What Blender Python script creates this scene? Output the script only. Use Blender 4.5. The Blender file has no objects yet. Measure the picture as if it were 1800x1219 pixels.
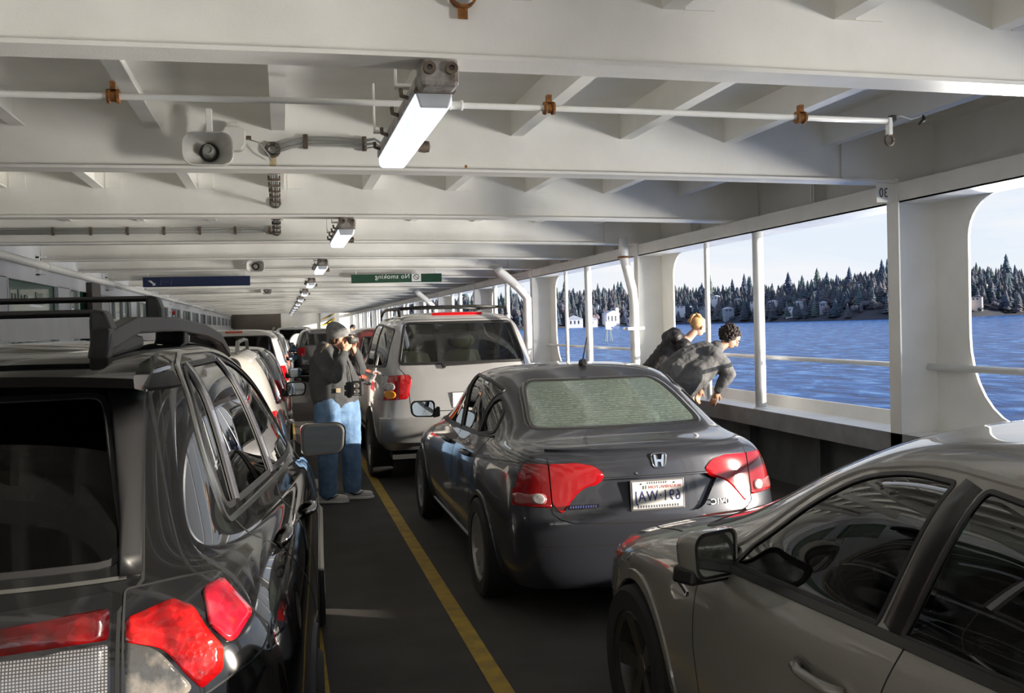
import bpy, bmesh, math, random
import numpy as np
from mathutils import Vector, Matrix
from mathutils.bvhtree import BVHTree
random.seed(7)
S = bpy.context.scene
COL = S.collection
PI = math.pi
def R(a): return math.radians(a)

# ------------------------------------------------ camera, sky, sun, exposure
CAMH = 1.74
def cam_basis(yaw=R(13.0), pitch=R(-1.36), roll=R(-1.55)):
    f = Vector((math.sin(yaw)*math.cos(pitch), math.cos(yaw)*math.cos(pitch), math.sin(pitch)))
    r = Vector((math.cos(yaw), -math.sin(yaw), 0)); u = r.cross(f)
    c, s = math.cos(roll), math.sin(roll)
    return c*r+s*u, -s*r+c*u, f
r_, u_, f_ = cam_basis()
cam = bpy.data.objects.new('camera', bpy.data.cameras.new('camera')); COL.objects.link(cam)
cam.matrix_world = Matrix(((r_.x,u_.x,-f_.x,0),(r_.y,u_.y,-f_.y,0),(r_.z,u_.z,-f_.z,CAMH),(0,0,0,1)))
cam.data.sensor_width = 36; cam.data.lens = 35.0; cam.data.clip_end = 8000; cam.data.clip_start = .05
S.camera = cam
S.view_settings.view_transform = 'Standard'; S.view_settings.look = 'None'
S.view_settings.gamma = 1; S.view_settings.use_curve_mapping = False
S.view_settings.exposure = 0.0
S.cycles.max_bounces = 10; S.cycles.diffuse_bounces = 6; S.cycles.glossy_bounces = 4
S.cycles.transmission_bounces = 6; S.cycles.transparent_max_bounces = 12
S.cycles.sample_clamp_indirect = 6

SUN_AZ, SUN_EL = R(121), R(9.5)      # azimuth from straight ahead (+Y) towards starboard (+X)
sd = Vector((math.sin(SUN_AZ)*math.cos(SUN_EL), math.cos(SUN_AZ)*math.cos(SUN_EL), math.sin(SUN_EL)))
sun = bpy.data.objects.new('sun', bpy.data.lights.new('sun', 'SUN')); COL.objects.link(sun)
sun.data.energy = 11.5; sun.data.angle = R(0.6); sun.data.color = (1, .9, .76)
sun.rotation_euler = sd.to_track_quat('Z', 'Y').to_euler()
# added point lamps over the water stand in for sun glitter lighting the deckhead
for gy, ge in ((-15.5, 24000), (8, 24000), (31, 26000)):
    gl = bpy.data.objects.new('sun_glitter', bpy.data.lights.new('sun_glitter', 'POINT')); COL.objects.link(gl)
    gl.data.energy = ge; gl.data.color = (1, .95, .86); gl.data.shadow_soft_size = 2.2
    gl.location = (25.7, gy, -4.0)

W = bpy.data.worlds.new('sky'); S.world = W; W.use_nodes = True
nt = W.node_tree; nt.nodes.clear()
N = nt.nodes.new; L = nt.links.new
out = N('ShaderNodeOutputWorld'); bg = N('ShaderNodeBackground'); L(bg.outputs[0], out.inputs[0])
bg.inputs[1].default_value = 1.0
tc = N('ShaderNodeTexCoord'); sp = N('ShaderNodeSeparateXYZ'); L(tc.outputs['Generated'], sp.inputs[0])
rp = N('ShaderNodeValToRGB'); L(sp.outputs['Z'], rp.inputs[0])
cr = rp.color_ramp; cr.elements[0].position = 0.0; cr.elements[0].color = (.84, .90, .96, 1)
cr.elements[1].position = 1; cr.elements[1].color = (.12, .25, .58, 1)
e = cr.elements.new(.18); e.color = (.74, .85, 1, 1); e = cr.elements.new(.40); e.color = (.30, .50, .92, 1)
nz = N('ShaderNodeTexNoise'); mp = N('ShaderNodeMapping'); mp.inputs['Scale'].default_value = (1, 1, 4.5)
L(tc.outputs['Generated'], mp.inputs[0]); L(mp.outputs[0], nz.inputs[0])
nz.inputs['Scale'].default_value = 3.2; nz.inputs['Detail'].default_value = 8; nz.inputs['Roughness'].default_value = .6
cr2 = N('ShaderNodeValToRGB'); L(nz.outputs[0], cr2.inputs[0])
cr2.color_ramp.elements[0].position = .47; cr2.color_ramp.elements[1].position = .62
mx = N('ShaderNodeMixRGB'); L(cr2.outputs[0], mx.inputs[0]); L(rp.outputs[0], mx.inputs[1]); mx.inputs[2].default_value = (.93, .94, .97, 1)
L(mx.outputs[0], bg.inputs[0])

# ------------------------------------------------ materials
MAT = {}
def mat(name, color=(.8,.8,.8), rough=.5, metal=0, coat=0, emit=None, estr=0, spec=.5, trans=0, ior=1.5, alpha=1):
    if name in MAT: return MAT[name]
    m = bpy.data.materials.new(name); m.use_nodes = True; MAT[name] = m
    b = m.node_tree.nodes['Principled BSDF']
    b.inputs['Base Color'].default_value = (*color, 1); b.inputs['Roughness'].default_value = rough
    b.inputs['Metallic'].default_value = metal; b.inputs['Coat Weight'].default_value = coat
    b.inputs['Coat Roughness'].default_value = .03
    b.inputs['Specular IOR Level'].default_value = spec; b.inputs['Transmission Weight'].default_value = trans
    b.inputs['IOR'].default_value = ior
    if emit: b.inputs['Emission Color'].default_value = (*emit, 1); b.inputs['Emission Strength'].default_value = estr
    return m
def noisy(name, c1, c2, scale=4, rough=.5, bump=0, bscale=60, detail=6, lo=.35, hi=.65, coat=0, metal=0, spec=.5, stretch=(1,1,1), coord='Object'):
    m = mat(name, c1, rough, metal, coat, spec=spec); n = m.node_tree; b = n.nodes['Principled BSDF']
    t = n.nodes.new('ShaderNodeTexCoord'); mp = n.nodes.new('ShaderNodeMapping'); mp.inputs['Scale'].default_value = stretch
    z = n.nodes.new('ShaderNodeTexNoise'); z.inputs['Scale'].default_value = scale; z.inputs['Detail'].default_value = detail
    r = n.nodes.new('ShaderNodeValToRGB'); e = r.color_ramp.elements
    e[0].position = lo; e[1].position = hi; e[0].color = (*c1, 1); e[1].color = (*c2, 1)
    l = n.links.new; l(t.outputs[coord], mp.inputs[0]); l(mp.outputs[0], z.inputs[0]); l(z.outputs[0], r.inputs[0]); l(r.outputs[0], b.inputs['Base Color'])
    if bump:
        z2 = n.nodes.new('ShaderNodeTexNoise'); z2.inputs['Scale'].default_value = bscale; z2.inputs['Detail'].default_value = 4
        l(mp.outputs[0], z2.inputs[0]); bp = n.nodes.new('ShaderNodeBump'); bp.inputs['Strength'].default_value = bump; bp.inputs['Distance'].default_value = .01
        l(z2.outputs[0], bp.inputs['Height']); l(bp.outputs[0], b.inputs['Normal'])
    return m
M_WHITE = noisy('white_ship_paint', (.80,.79,.745), (.86,.85,.81), 3, .42, .12, 90)
M_PIPE = noisy('white_pipe_paint', (.82,.82,.79), (.88,.88,.86), 8, .35)
M_DARKWALL = noisy('dark_bulwark_paint', (.070,.080,.080), (.11,.12,.12), 3, .6, .2, 40)
M_FLOOR = noisy('deck_non_skid', (.038,.034,.030), (.066,.060,.053), 2.2, .8, .5, 220, lo=.3, hi=.75, coord='Object')
M_YELLOW = noisy('yellow_line_paint', (.46,.30,.03), (.30,.20,.04), 9, .7, .4, 150)
M_RUST = noisy('rust', (.33,.13,.02), (.12,.05,.02), 30, .85, .5, 80)
M_BLACK = mat('black_plastic', (.012,.012,.013), .45)
M_BLACKG = mat('gloss_black', (.006,.006,.007), .08, coat=1)
M_RUBBER = mat('tyre_rubber', (.012,.012,.012), .8)
M_CHROME = mat('chrome', (.8,.8,.82), .08, metal=1)
M_STEEL = mat('grey_metal', (.42,.41,.40), .4, metal=.8)
M_BRASS = noisy('aged_bronze_clamp', (.16,.12,.08), (.07,.05,.04), 25, .6)
M_CABLE = mat('grey_cable', (.42,.42,.40), .5)

# ------------------------------------------------ mesh helpers
class MB:
    def __init__(s): s.v = []; s.f = []
    def add(s, vs, fs):
        o = len(s.v); s.v += [tuple(v) for v in vs]; s.f += [tuple(i+o for i in f) for f in fs]; return s
    def box(s, a, b, bev=0):
        (x0,y0,z0),(x1,y1,z1) = a,b
        if x0>x1: x0,x1=x1,x0
        if y0>y1: y0,y1=y1,y0
        if z0>z1: z0,z1=z1,z0
        return s.add([(x0,y0,z0),(x1,y0,z0),(x1,y1,z0),(x0,y1,z0),(x0,y0,z1),(x1,y0,z1),(x1,y1,z1),(x0,y1,z1)],
              [(0,3,2,1),(4,5,6,7),(0,1,5,4),(1,2,6,5),(2,3,7,6),(3,0,4,7)])
    def tube(s, pts, r, n=12, cap=True, rs=None):
        pts = [Vector(p) for p in pts]; up = None; rings = []
        for i, p in enumerate(pts):
            t = (pts[min(i+1,len(pts)-1)]-pts[max(i-1,0)])
            if t.length < 1e-9: t = Vector((0,0,1))
            t.normalize()
            if up is None:
                a = Vector((0,0,1)) if abs(t.z) < .9 else Vector((1,0,0)); up = t.cross(a).normalized()
            up = (up - t*up.dot(t)).normalized(); w = t.cross(up); rr = rs[i] if rs else r
            rings.append([p+(up*math.cos(2*PI*k/n)+w*math.sin(2*PI*k/n))*rr for k in range(n)])
        vs = [v for g in rings for v in g]; fs = []
        for i in range(len(pts)-1):
            for k in range(n):
                a = i*n+k; b = i*n+(k+1)%n; fs.append((a,b,b+n,a+n))
        if cap: fs += [tuple(range(n-1,-1,-1)), tuple(range((len(pts)-1)*n, len(pts)*n))]
        return s.add(vs, fs)
    def lathe(s, prof, c, axis='x', n=32):     # prof: (along axis, radius)
        vs = []; c = Vector(c)
        for a, r in prof:
            for k in range(n):
                u, w = r*math.cos(2*PI*k/n), r*math.sin(2*PI*k/n)
                vs.append(c+Vector({'x':(a,u,w),'y':(w,a,u),'z':(u,w,a)}[axis]))
        fs = [(i*n+k, i*n+(k+1)%n, (i+1)*n+(k+1)%n, (i+1)*n+k) for i in range(len(prof)-1) for k in range(n)]
        return s.add(vs, fs)
    def prism(s, poly, axis, a, b):            # poly 2D, extruded along axis from a to b
        n = len(poly)
        def P(p, t): return {'x':(t,p[0],p[1]),'y':(p[0],t,p[1]),'z':(p[0],p[1],t)}[axis]
        vs = [P(p,a) for p in poly]+[P(p,b) for p in poly]
        return s.add(vs, [tuple(range(n)), tuple(range(2*n-1,n-1,-1))]+[(i+n,(i+1)%n+n,(i+1)%n,i) for i in range(n)])
    def ico(s, c, r, sub=2, sc=(1,1,1), M=None, noise=0, seed=0):
        bm = bmesh.new(); bmesh.ops.create_icosphere(bm, subdivisions=sub, radius=1)
        rnd = random.Random(seed); vs = []
        for v in bm.verts:
            q = v.co * (1+noise*(rnd.random()-.5)); q = Vector((q.x*sc[0], q.y*sc[1], q.z*sc[2]))*r
            if M: q = M @ q
            vs.append(q+Vector(c))
        s.add(vs, [tuple(v.index for v in f.verts) for f in bm.faces]); bm.free(); return s
    def build(s, name, m, parent=None, smooth=False, bevel=0, auto=None, kind=None, loc=None):
        me = bpy.data.meshes.new(name); me.from_pydata([tuple(v) for v in s.v], [], s.f)
        if loc is not None: me.transform(Matrix.Translation(-Vector(loc)))
        bm = bmesh.new(); bm.from_mesh(me); bmesh.ops.recalc_face_normals(bm, faces=bm.faces); bm.to_mesh(me); bm.free()
        o = bpy.data.objects.new(name, me); COL.objects.link(o)
        if isinstance(m, (list, tuple)):
            for q in m: me.materials.append(q)
        else: me.materials.append(m)
        if smooth or auto:
            me.shade_smooth()
            if auto: me.set_sharp_from_angle(angle=R(auto))
        if bevel:
            b = o.modifiers.new('b', 'BEVEL'); b.width = bevel; b.segments = 2; b.limit_method = 'ANGLE'; b.angle_limit = R(50)
        if loc is not None: o.location = loc
        if parent: o.parent = parent
        if kind: o['kind'] = kind
        return o
def thing(name, label, cat, loc=(0,0,0), rz=0, group=None):
    o = bpy.data.objects.new(name, None); COL.objects.link(o); o.location = loc; o.rotation_euler = (0,0,rz)
    o.empty_display_size = .1
    return tag(o, label, cat, group)
def tag(o, label=None, cat=None, group=None, kind=None):
    if label: o['label'] = label
    if cat: o['category'] = cat
    if group: o['group'] = group
    if kind: o['kind'] = kind
    return o
def copy_tree(o, parent=None):
    kids = list(o.children); c = o.copy(); COL.objects.link(c); c.parent = parent
    for k in kids: copy_tree(k, c)
    return c
def text_mesh(txt, size, mirror=True, ext=.002, bold=0, sx=1):
    cu = bpy.data.curves.new('t', 'FONT'); cu.body = txt; cu.space_character = 1.12; cu.size = size; cu.extrude = ext; cu.offset = bold
    cu.align_x = 'CENTER'; cu.align_y = 'CENTER'
    o = bpy.data.objects.new('t', cu); COL.objects.link(o)
    dg = bpy.context.evaluated_depsgraph_get(); dg.update()
    me = bpy.data.meshes.new_from_object(o.evaluated_get(dg)); bpy.data.objects.remove(o)
    me.transform(Matrix.Diagonal((-sx if mirror else sx, 1, 1, 1)))
    if mirror: me.flip_normals()
    return me
def text_obj(name, txt, size, m, parent, loc, rot=(PI/2,0,0), mirror=True, bold=0, sx=1, ext=.002):
    me = text_mesh(txt, size, mirror, ext, bold, sx); me.name = name; me.materials.clear(); me.materials.append(m)
    o = bpy.data.objects.new(name, me); COL.objects.link(o); o.parent = parent; o.location = loc; o.rotation_euler = rot
    return o

# ------------------------------------------------ the deck: floor, ceiling, walls
XI, XO, XL = 4.74, 5.10, -3.42          # inner frame line, shell, casing wall on the left
Y0, Y1 = -13.6, 72
PITCH = 2.925
BY = [7.03+PITCH*k for k in range(-7, 23)]
ZB, ZC, CAM_ = 2.84, 3.30, .0045
def camber(x): return -CAM_*max(0, x)**1.6*1.2
MB().box((XL-.6,Y0,-.12),(XO+.05,Y1,0)).build('floor', M_FLOOR, kind='structure')
# ceiling plate with its running stiffeners
mb = MB(); xs = [XL-.6]+[XL+.4*k for k in range(0,22)]; xs = [x for x in xs if x < XO]+[XO+.05]
for a, b in zip(xs, xs[1:]):
    za, zb = ZC+camber(a), ZC+camber(b)
    mb.add([(a,Y0,za),(b,Y0,zb),(b,Y1,zb),(a,Y1,za),(a,Y0,za+.1),(b,Y0,zb+.1),(b,Y1,zb+.1),(a,Y1,za+.1)], [(0,1,2,3),(7,6,5,4),(0,4,5,1),(2,6,7,3),(1,5,6,2),(3,7,4,0)])
mb.build('ceiling', M_WHITE, kind='structure')
n = 0
for k in range(-4, 6):                      # bulb-flat stiffeners, one long rib each
    x = .83*k
    if k == 0: x = -.02
    z = ZC+camber(x); n += 1
    mb = MB().prism([(x-.006,z+.02),(x-.006,z-.2),(x+.085,z-.2),(x+.085,z-.188),(x+.006,z-.188),(x+.006,z+.02)], 'y', Y0, Y1)
    mb.build('trim_%d' % n, M_WHITE, kind='structure')
# cross beams: web plate and bottom flange, following the deck camber
for i, y in enumerate(BY):
    mb = MB(); xr = XI+.02 if i % 2 == 1 else XO-.02
    xs = [XL+.02+k*(xr-XL-.02)/14 for k in range(15)]
    for a, b in zip(xs, xs[1:]):
        for (ya, yb, z0, z1) in ((y-.009,y+.009,ZB,ZC+.05), (y-.10,y+.10,ZB-.018,ZB)):
            vs = []
            for x in (a, b):
                c = camber(x)
                vs += [(x,ya,z0+c),(x,yb,z0+c),(x,yb,z1+c),(x,ya,z1+c)]
            mb.add(vs, [(0,3,7,4),(1,5,6,2),(0,4,5,1),(3,2,6,7)]+([(0,1,2,3)] if a == xs[0] else [])+([(4,7,6,5)] if b == xs[-1] else []))
    if i % 2 == 0:                       # lug plates beside the stiffener notches
        for k in range(-4, 6):
            x = .83*k+.1; c = camber(x)
            mb.box((x,y-.02,ZC-.2+c),(x+.14,y-.009,ZC-.05+c))
    mb.build('trim_%d' % (20+i), M_WHITE, kind='structure', auto=30)

# right side: shell with window openings, web frames, lintel, sill, dark bulwark
PY = [7.0+5.85*k for k in range(-3, 12)]           # web frames
Z_SILL, Z_LINT, Z_OPL, Z_OPH = .78, 2.56, .90, 2.60
def opening(ya, yb, z0, z1, rl, rh, n=8):
    pts = []
    for (cy, cz, r, a0) in ((yb-rh,z1-rh,rh,0),(ya+rh,z1-rh,rh,90),(ya+rl,z0+rl,rl,180),(yb-rl,z0+rl,rl,270)):
        for k in range(n+1):
            a = R(a0+90*k/n); pts.append((cy+r*math.cos(a), cz+r*math.sin(a)))
    return pts
def opening2(ya, yb, z0, z1, n=8):
    pts = []
    for (cy, cz, ry, rz, a0) in ((yb-.34,z1-.30,.34,.30,0),(ya+.25,z1-.2,.25,.2,90),(ya+.2,z0+.2,.2,.2,180),(yb-.55,z0+.66,.55,.66,270)):
        for k in range(n+1):
            a = R(a0+90*k/n); pts.append((cy+ry*math.cos(a), cz+rz*math.sin(a)))
    return pts
mb = MB()
def shell_panel(mb, y0, y1, oa, ob, z0, z1, zt):
    # plate y0..y1, z 0..zt with rounded opening oa..ob; quads between outline and frame rectangle
    pts = opening(oa, ob, z0, z1, .34, .30); n = len(pts)
    outer = []
    for (y, z) in pts:
        cy, cz = (oa+ob)/2, (z0+z1)/2; dy, dz = y-cy, z-cz
        ty = ((y1-cy) if dy > 0 else (y0-cy))/dy if abs(dy) > 1e-6 else 1e9
        tz = ((zt-cz) if dz > 0 else (0-cz))/dz if abs(dz) > 1e-6 else 1e9
        # push to whichever side this boundary point belongs to
        yy = y if abs(dz) > (z1-z0)/2-.31 else (y1 if dy > 0 else y0)
        zz = z if abs(dy) > (ob-oa)/2-.35 and abs(dz) < (z1-z0)/2-.31 else (zt if dz > 0 else 0)
        outer.append((yy, zz))
    return pts, outer
for i in range(len(PY)-1):
    ya, yb = PY[i]-.0, PY[i+1]-.0
    oa, ob = ya+.14, yb-.40
    pts = opening2(oa, ob, Z_OPL, Z_OPH)
    bm = bmesh.new()
    outer = [(ya,-3.5),(yb,-3.5),(yb,ZC+.1),(ya,ZC+.1)]
    v1 = [bm.verts.new((XO,y,z)) for y, z in outer]; e1 = [bm.edges.new((v1[k],v1[(k+1)%4])) for k in range(4)]
    v2 = [bm.verts.new((XO,y,z)) for y, z in pts]; e2 = [bm.edges.new((v2[k],v2[(k+1)%len(v2)])) for k in range(len(v2))]
    bmesh.ops.triangle_fill(bm, edges=e1+e2, use_beauty=True)
    for f in list(bm.faces):
        c = f.calc_center_median()
    ret = bmesh.ops.extrude_face_region(bm, geom=list(bm.faces))
    bmesh.ops.translate(bm, verts=[g for g in ret['geom'] if isinstance(g, bmesh.types.BMVert)], vec=(.02,0,0))
    bmesh.ops.recalc_face_normals(bm, faces=bm.faces)
    me = bpy.data.meshes.new('w'); bm.to_mesh(me); bm.free()
    o = bpy.data.objects.new('window_%d' % (i+1), me); COL.objects.link(o); me.materials.append(M_WHITE); o['kind'] = 'structure'
# inner structure
for i, y in enumerate(PY):
    mb = MB()
    mb.box((XI,y-.008,Z_SILL-.02),(XO,y+.008,ZC+.02))
    mb.box((XI-.012,y-.075,Z_SILL-.16),(XI,y+.075,ZB-.055))
    c = camber(4.4)
    mb.prism([(XI,ZB-.06),(XI,ZC),(XI-.45,ZC),(XI-.45,ZB+c+.0)], 'y', y-.008, y+.008)
    mb.build('trim_%d' % (60+i), M_WHITE, kind='structure')
mb = MB()
mb.box((XI,Y0,2.600),(XI+.012,Y1,2.755)); mb.box((XI,Y0,2.600),(XO,Y1,2.612))
mb.build('trim_80', M_WHITE, kind='structure')
mb = MB(); mb.box((XI,Y0,Z_SILL-.012),(XO,Y1,Z_SILL)); mb.build('trim_81', M_WHITE, kind='structure')
M_SILLED = noisy('grey_rail_paint', (.20,.205,.21), (.28,.28,.285), 4, .5)
mb = MB(); mb.box((XI-.012,Y0,Z_SILL-.17),(XI,Y1,Z_SILL)); mb.build('trim_82', M_SILLED, kind='structure')
MB().box((XO-.03,Y0,0),(XO-.001,Y1,Z_SILL-.012)).build('wall_right', M_DARKWALL, kind='structure')
for i in range(60):                    # bulwark and clerestory stiffeners
    y = 7.0-17.4+1.4625*i
    if y > Y1-1 or abs(((y-7.0)/5.85) - round((y-7.0)/5.85)) < .02: continue
    MB().box((XO-.14,y-.006,2.612),(XO,y+.006,ZC)).box((XO-.14,y-.03,2.612),(XO-.13,y+.03,ZC)).build('trim_%d' % (100+i), M_WHITE, kind='structure')
    MB().box((XO-.12,y-.006,.02),(XO-.03,y+.006,Z_SILL-.02)).box((XO-.13,y-.035,.02),(XO-.12,y+.035,Z_SILL-.02)).build('trim_%d' % (170+i), M_DARKWALL, kind='structure')

# left casing wall
mb = MB(); mb.box((XL-.25,Y0,0),(XL,Y1,2.05)); mb.box((XL-.25,Y0,2.50),(XL,Y1,ZC+.02))
M_LWALL = noisy('white_casing_paint', (.62,.65,.70), (.70,.72,.76), 2, .4, .1, 60)
M_GREEN = noisy('green_panel', (.02,.10,.045), (.03,.13,.06), 2, .25, coat=.6)
wy = [-6+3.9*k for k in range(21)]
mb2 = []
for k, y in enumerate(wy):
    mb.box((XL-.25,y-.45 if k > 3 else y-.12,2.04),(XL,y+.45 if k > 3 else y+.12,2.51))
mb.build('wall_left', M_LWALL, kind='structure')
for k in range(len(wy)-1):
    a, b = wy[k]+(.45 if k > 3 else .12), wy[k+1]-(.45 if k >= 3 else .12)
    if b < -8: continue
    o = MB().box((XL-.10,a-.02,2.03),(XL-.06,b+.02,2.52)).build('window_%d' % (30+k), M_GREEN, kind='structure')
    fm = MB()
    if k > 5:
        for yy in (a+.3*(b-a), a+.65*(b-a)): fm.box((XL-.06,yy-.03,2.05),(XL-.02,yy+.03,2.5))
    fm.box((XL-.05,a,2.05),(XL+.012,a+.035,2.5)).box((XL-.05,b-.035,2.05),(XL+.012,b,2.5)).build('window_frame', M_LWALL, o)
# end wall of the deck
M_ENDW = noisy('far_bulkhead_paint', (.10,.085,.07), (.14,.12,.10), 1, .7)
MB().box((XL-.25,Y1,0),(XL+3.4,Y1+.1,ZC)).build('wall_back', M_ENDW, kind='structure')
MB().box((XL+3.4,Y1,0),(XO,Y1+.1,ZC)).build('wall_front', M_WHITE, kind='structure')
# painted lane lines (left lane edge, right lane edge)
MB().box((.08,-3,0),(.17,70,.003)).build('trim_250', M_YELLOW, kind='structure')
MB().box((.92,-3,0),(1.015,70,.003)).build('trim_251', M_YELLOW, kind='structure')
# ------------------------------------------------ fittings on the deckhead and along the right side
LAB_PIL = ['nearest', 'second', 'third', 'fourth', 'fifth', 'sixth', 'seventh', 'eighth', 'ninth', 'tenth', 'eleventh']
# stanchions and guard rails, bay by bay
for i in range(2, len(PY)-1):
    ya, yb = PY[i], PY[i+1]
    bay = 'the bay right of the pillar marked 30' if i == 2 else ('the bay left of the pillar marked 30' if i == 3 else 'bay %s from the camera' % ['','','','','three','four','five','six','seven','eight','nine','ten','eleven','twelve'][i])
    if i == 3: bay = 'the bay where two people lean out'
    mb = MB().tube([(XO-.07,ya+.008,1.30),(XO-.07,yb-.008,1.30)], .022 if i > 2 else .028, 14)
    o = mb.build('guard_rail', M_PIPE, smooth=True)
    tag(o, 'white pipe guard rail across '+bay, 'railing', 'white guard rails along the right side')
    if i < 3: continue
    for (off, rr, w) in ((2.45,.056,'thick'), (3.72,.03,'thin')):
        if i >= 5: rr = .05
        y = ya+off
        o = MB().tube([(XI+.07,y,Z_SILL),(XI+.07,y,2.60)], rr, 20).build('stanchion', M_PIPE, smooth=True)
        # flange foot ring
        MB().lathe([(0,rr*1.35),(.012,rr*1.35),(.02,rr)], (XI+.07,y,Z_SILL), 'z', 20).build('foot_flange', M_PIPE, o, smooth=True)
        tag(o, '%s white post in %s, %s of the pair' % (w, bay, 'nearer' if off < 3 else 'farther'), 'post', 'white posts in the window openings')
# down pipe on the second pillar
PB = PY[4]
t = thing('drain_pipe', 'white bent down pipe strapped to the second pillar beside the leaning people', 'pipe', (XI-.12,PB-.06,0))
px = XI-.20
MB().tube([(px-.07,PB-.22,2.84),(px-.06,PB-.22,2.62),(px-.05,PB-.21,2.55),(px+.0,PB-.19,2.38),(px+.06,PB-.18,2.15),(px+.08,PB-.18,1.95),(px+.09,PB-.18,0.01)], .062, 20).build('pipe_run', M_PIPE, t, smooth=True).matrix_parent_inverse = t.matrix_basis.inverted() if False else Matrix.Translation(-t.location)
c = MB().tube([(px-.055+.08*math.cos(a),PB-.212+.08*math.sin(a),2.575) for a in [2*PI*k/16 for k in range(17)]], .012, 8).build('collar', M_RUST, t, smooth=True); c.matrix_parent_inverse = Matrix.Translation(-t.location)
c = MB().box((px-.04,PB-.255,1.60),(px+.20,PB-.105,1.64)).tube([(px-.05,PB-.2,1.62),(px-.09,PB-.2,1.62)],.016,8).build('strap', M_PIPE, t, bevel=.006); c.matrix_parent_inverse = Matrix.Translation(-t.location)
# slanted vent pipes at the third and fifth pillars
for i, lab in ((5,'white slanted vent pipe under the deckhead at the third pillar'), (7,'white slanted vent pipe under the deckhead at the fifth pillar')):
    y = PY[i]
    o = MB().tube([(4.05,y-.1,2.80),(4.1,y-.1,2.72),(4.45,y-.1,2.42),(4.62,y-.1,2.2),(4.62,y-.1,0.01)], .085, 16).build('vent_pipe', M_PIPE, smooth=True)
    tag(o, lab, 'pipe', 'slanted vent pipes')
# water pipe across the deckhead with rusty clamps
yp = 5.2
t = thing('water_pipe', 'white pipe running across the deckhead in the nearest beam bay, held by rusty clamps', 'pipe', (1.1,yp,2.9))
def zc_(x): return 2.9+camber(x)
o = MB().tube([(x,yp,zc_(x)) for x in (-3.3,-1.2,0,.66,1.4,2.2,2.9,3.5)], .0165, 12).build('pipe_run', M_PIPE, t, smooth=True); o.matrix_parent_inverse = Matrix.Translation(-t.location)
for x, m in ((-.765,M_RUST),(1.44,M_RUST),(2.93,M_RUST)):
    z = zc_(x)
    mb = MB().lathe([(-.03,.017),(-.03,.034),(-.018,.036),(-.01,.027),(.01,.027),(.018,.036),(.03,.034),(.03,.017)], (x,yp,z), 'x', 18)
    mb.box((x-.012,yp-.02,z+.03),(x+.012,yp+.02,z+.07))
    o = mb.build('clamp', m, t, auto=40); o.matrix_parent_inverse = Matrix.Translation(-t.location)
    MB().tube([(x,yp,z+.05),(x,yp,3.14)], .009, 8).build('hanger_rod', M_PIPE, o, smooth=True).matrix_parent_inverse = Matrix.Translation(-t.location)
o = MB().lathe([(-.04,.017),(-.04,.026),(-.03,.028),(-.02,.022),(.02,.022),(.03,.028),(.04,.026),(.04,.017)], (.93,yp,zc_(.93)), 'x', 16).build('coupling', M_PIPE, t, auto=40); o.matrix_parent_inverse = Matrix.Translation(-t.location)
# shackle and hook at the right end of that pipe
t = thing('hanging_shackle', 'small dark shackle hanging from the right end of the deckhead pipe', 'shackle', (3.5,5.2,2.8))
mb = MB().tube([(.026*math.cos(a),0,.03*math.sin(a)-.05) for a in [2*PI*k/14 for k in range(15)]], .008, 8)
mb.build('shackle_bow', M_BRASS, t, smooth=True); MB().box((-.012,-.02,-.02),(.012,.02,.08)).build('bracket', M_PIPE, t, bevel=.004)
t = thing('toggle_hook', 'short dark hook with cord beside the shackle under the deckhead', 'hook', (3.525,5.2,2.875))
MB().box((-.02,-.02,-.02),(.015,.02,.02)).build('hook_body', M_BLACK, t, bevel=.005)
MB().tube([(0,0,0),(.05,0,.02),(.12,0,.0),(.17,0,.012),(.20,0,.03)], .004, 6).build('cord', M_CABLE, t, smooth=True)
MB().tube([(.20,0,.03),(.21,0,.0),(.17,0,-.03)], .012, 8, rs=[.004,.014,.004]).build('toggle', M_BLACK, t, smooth=True)

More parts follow.
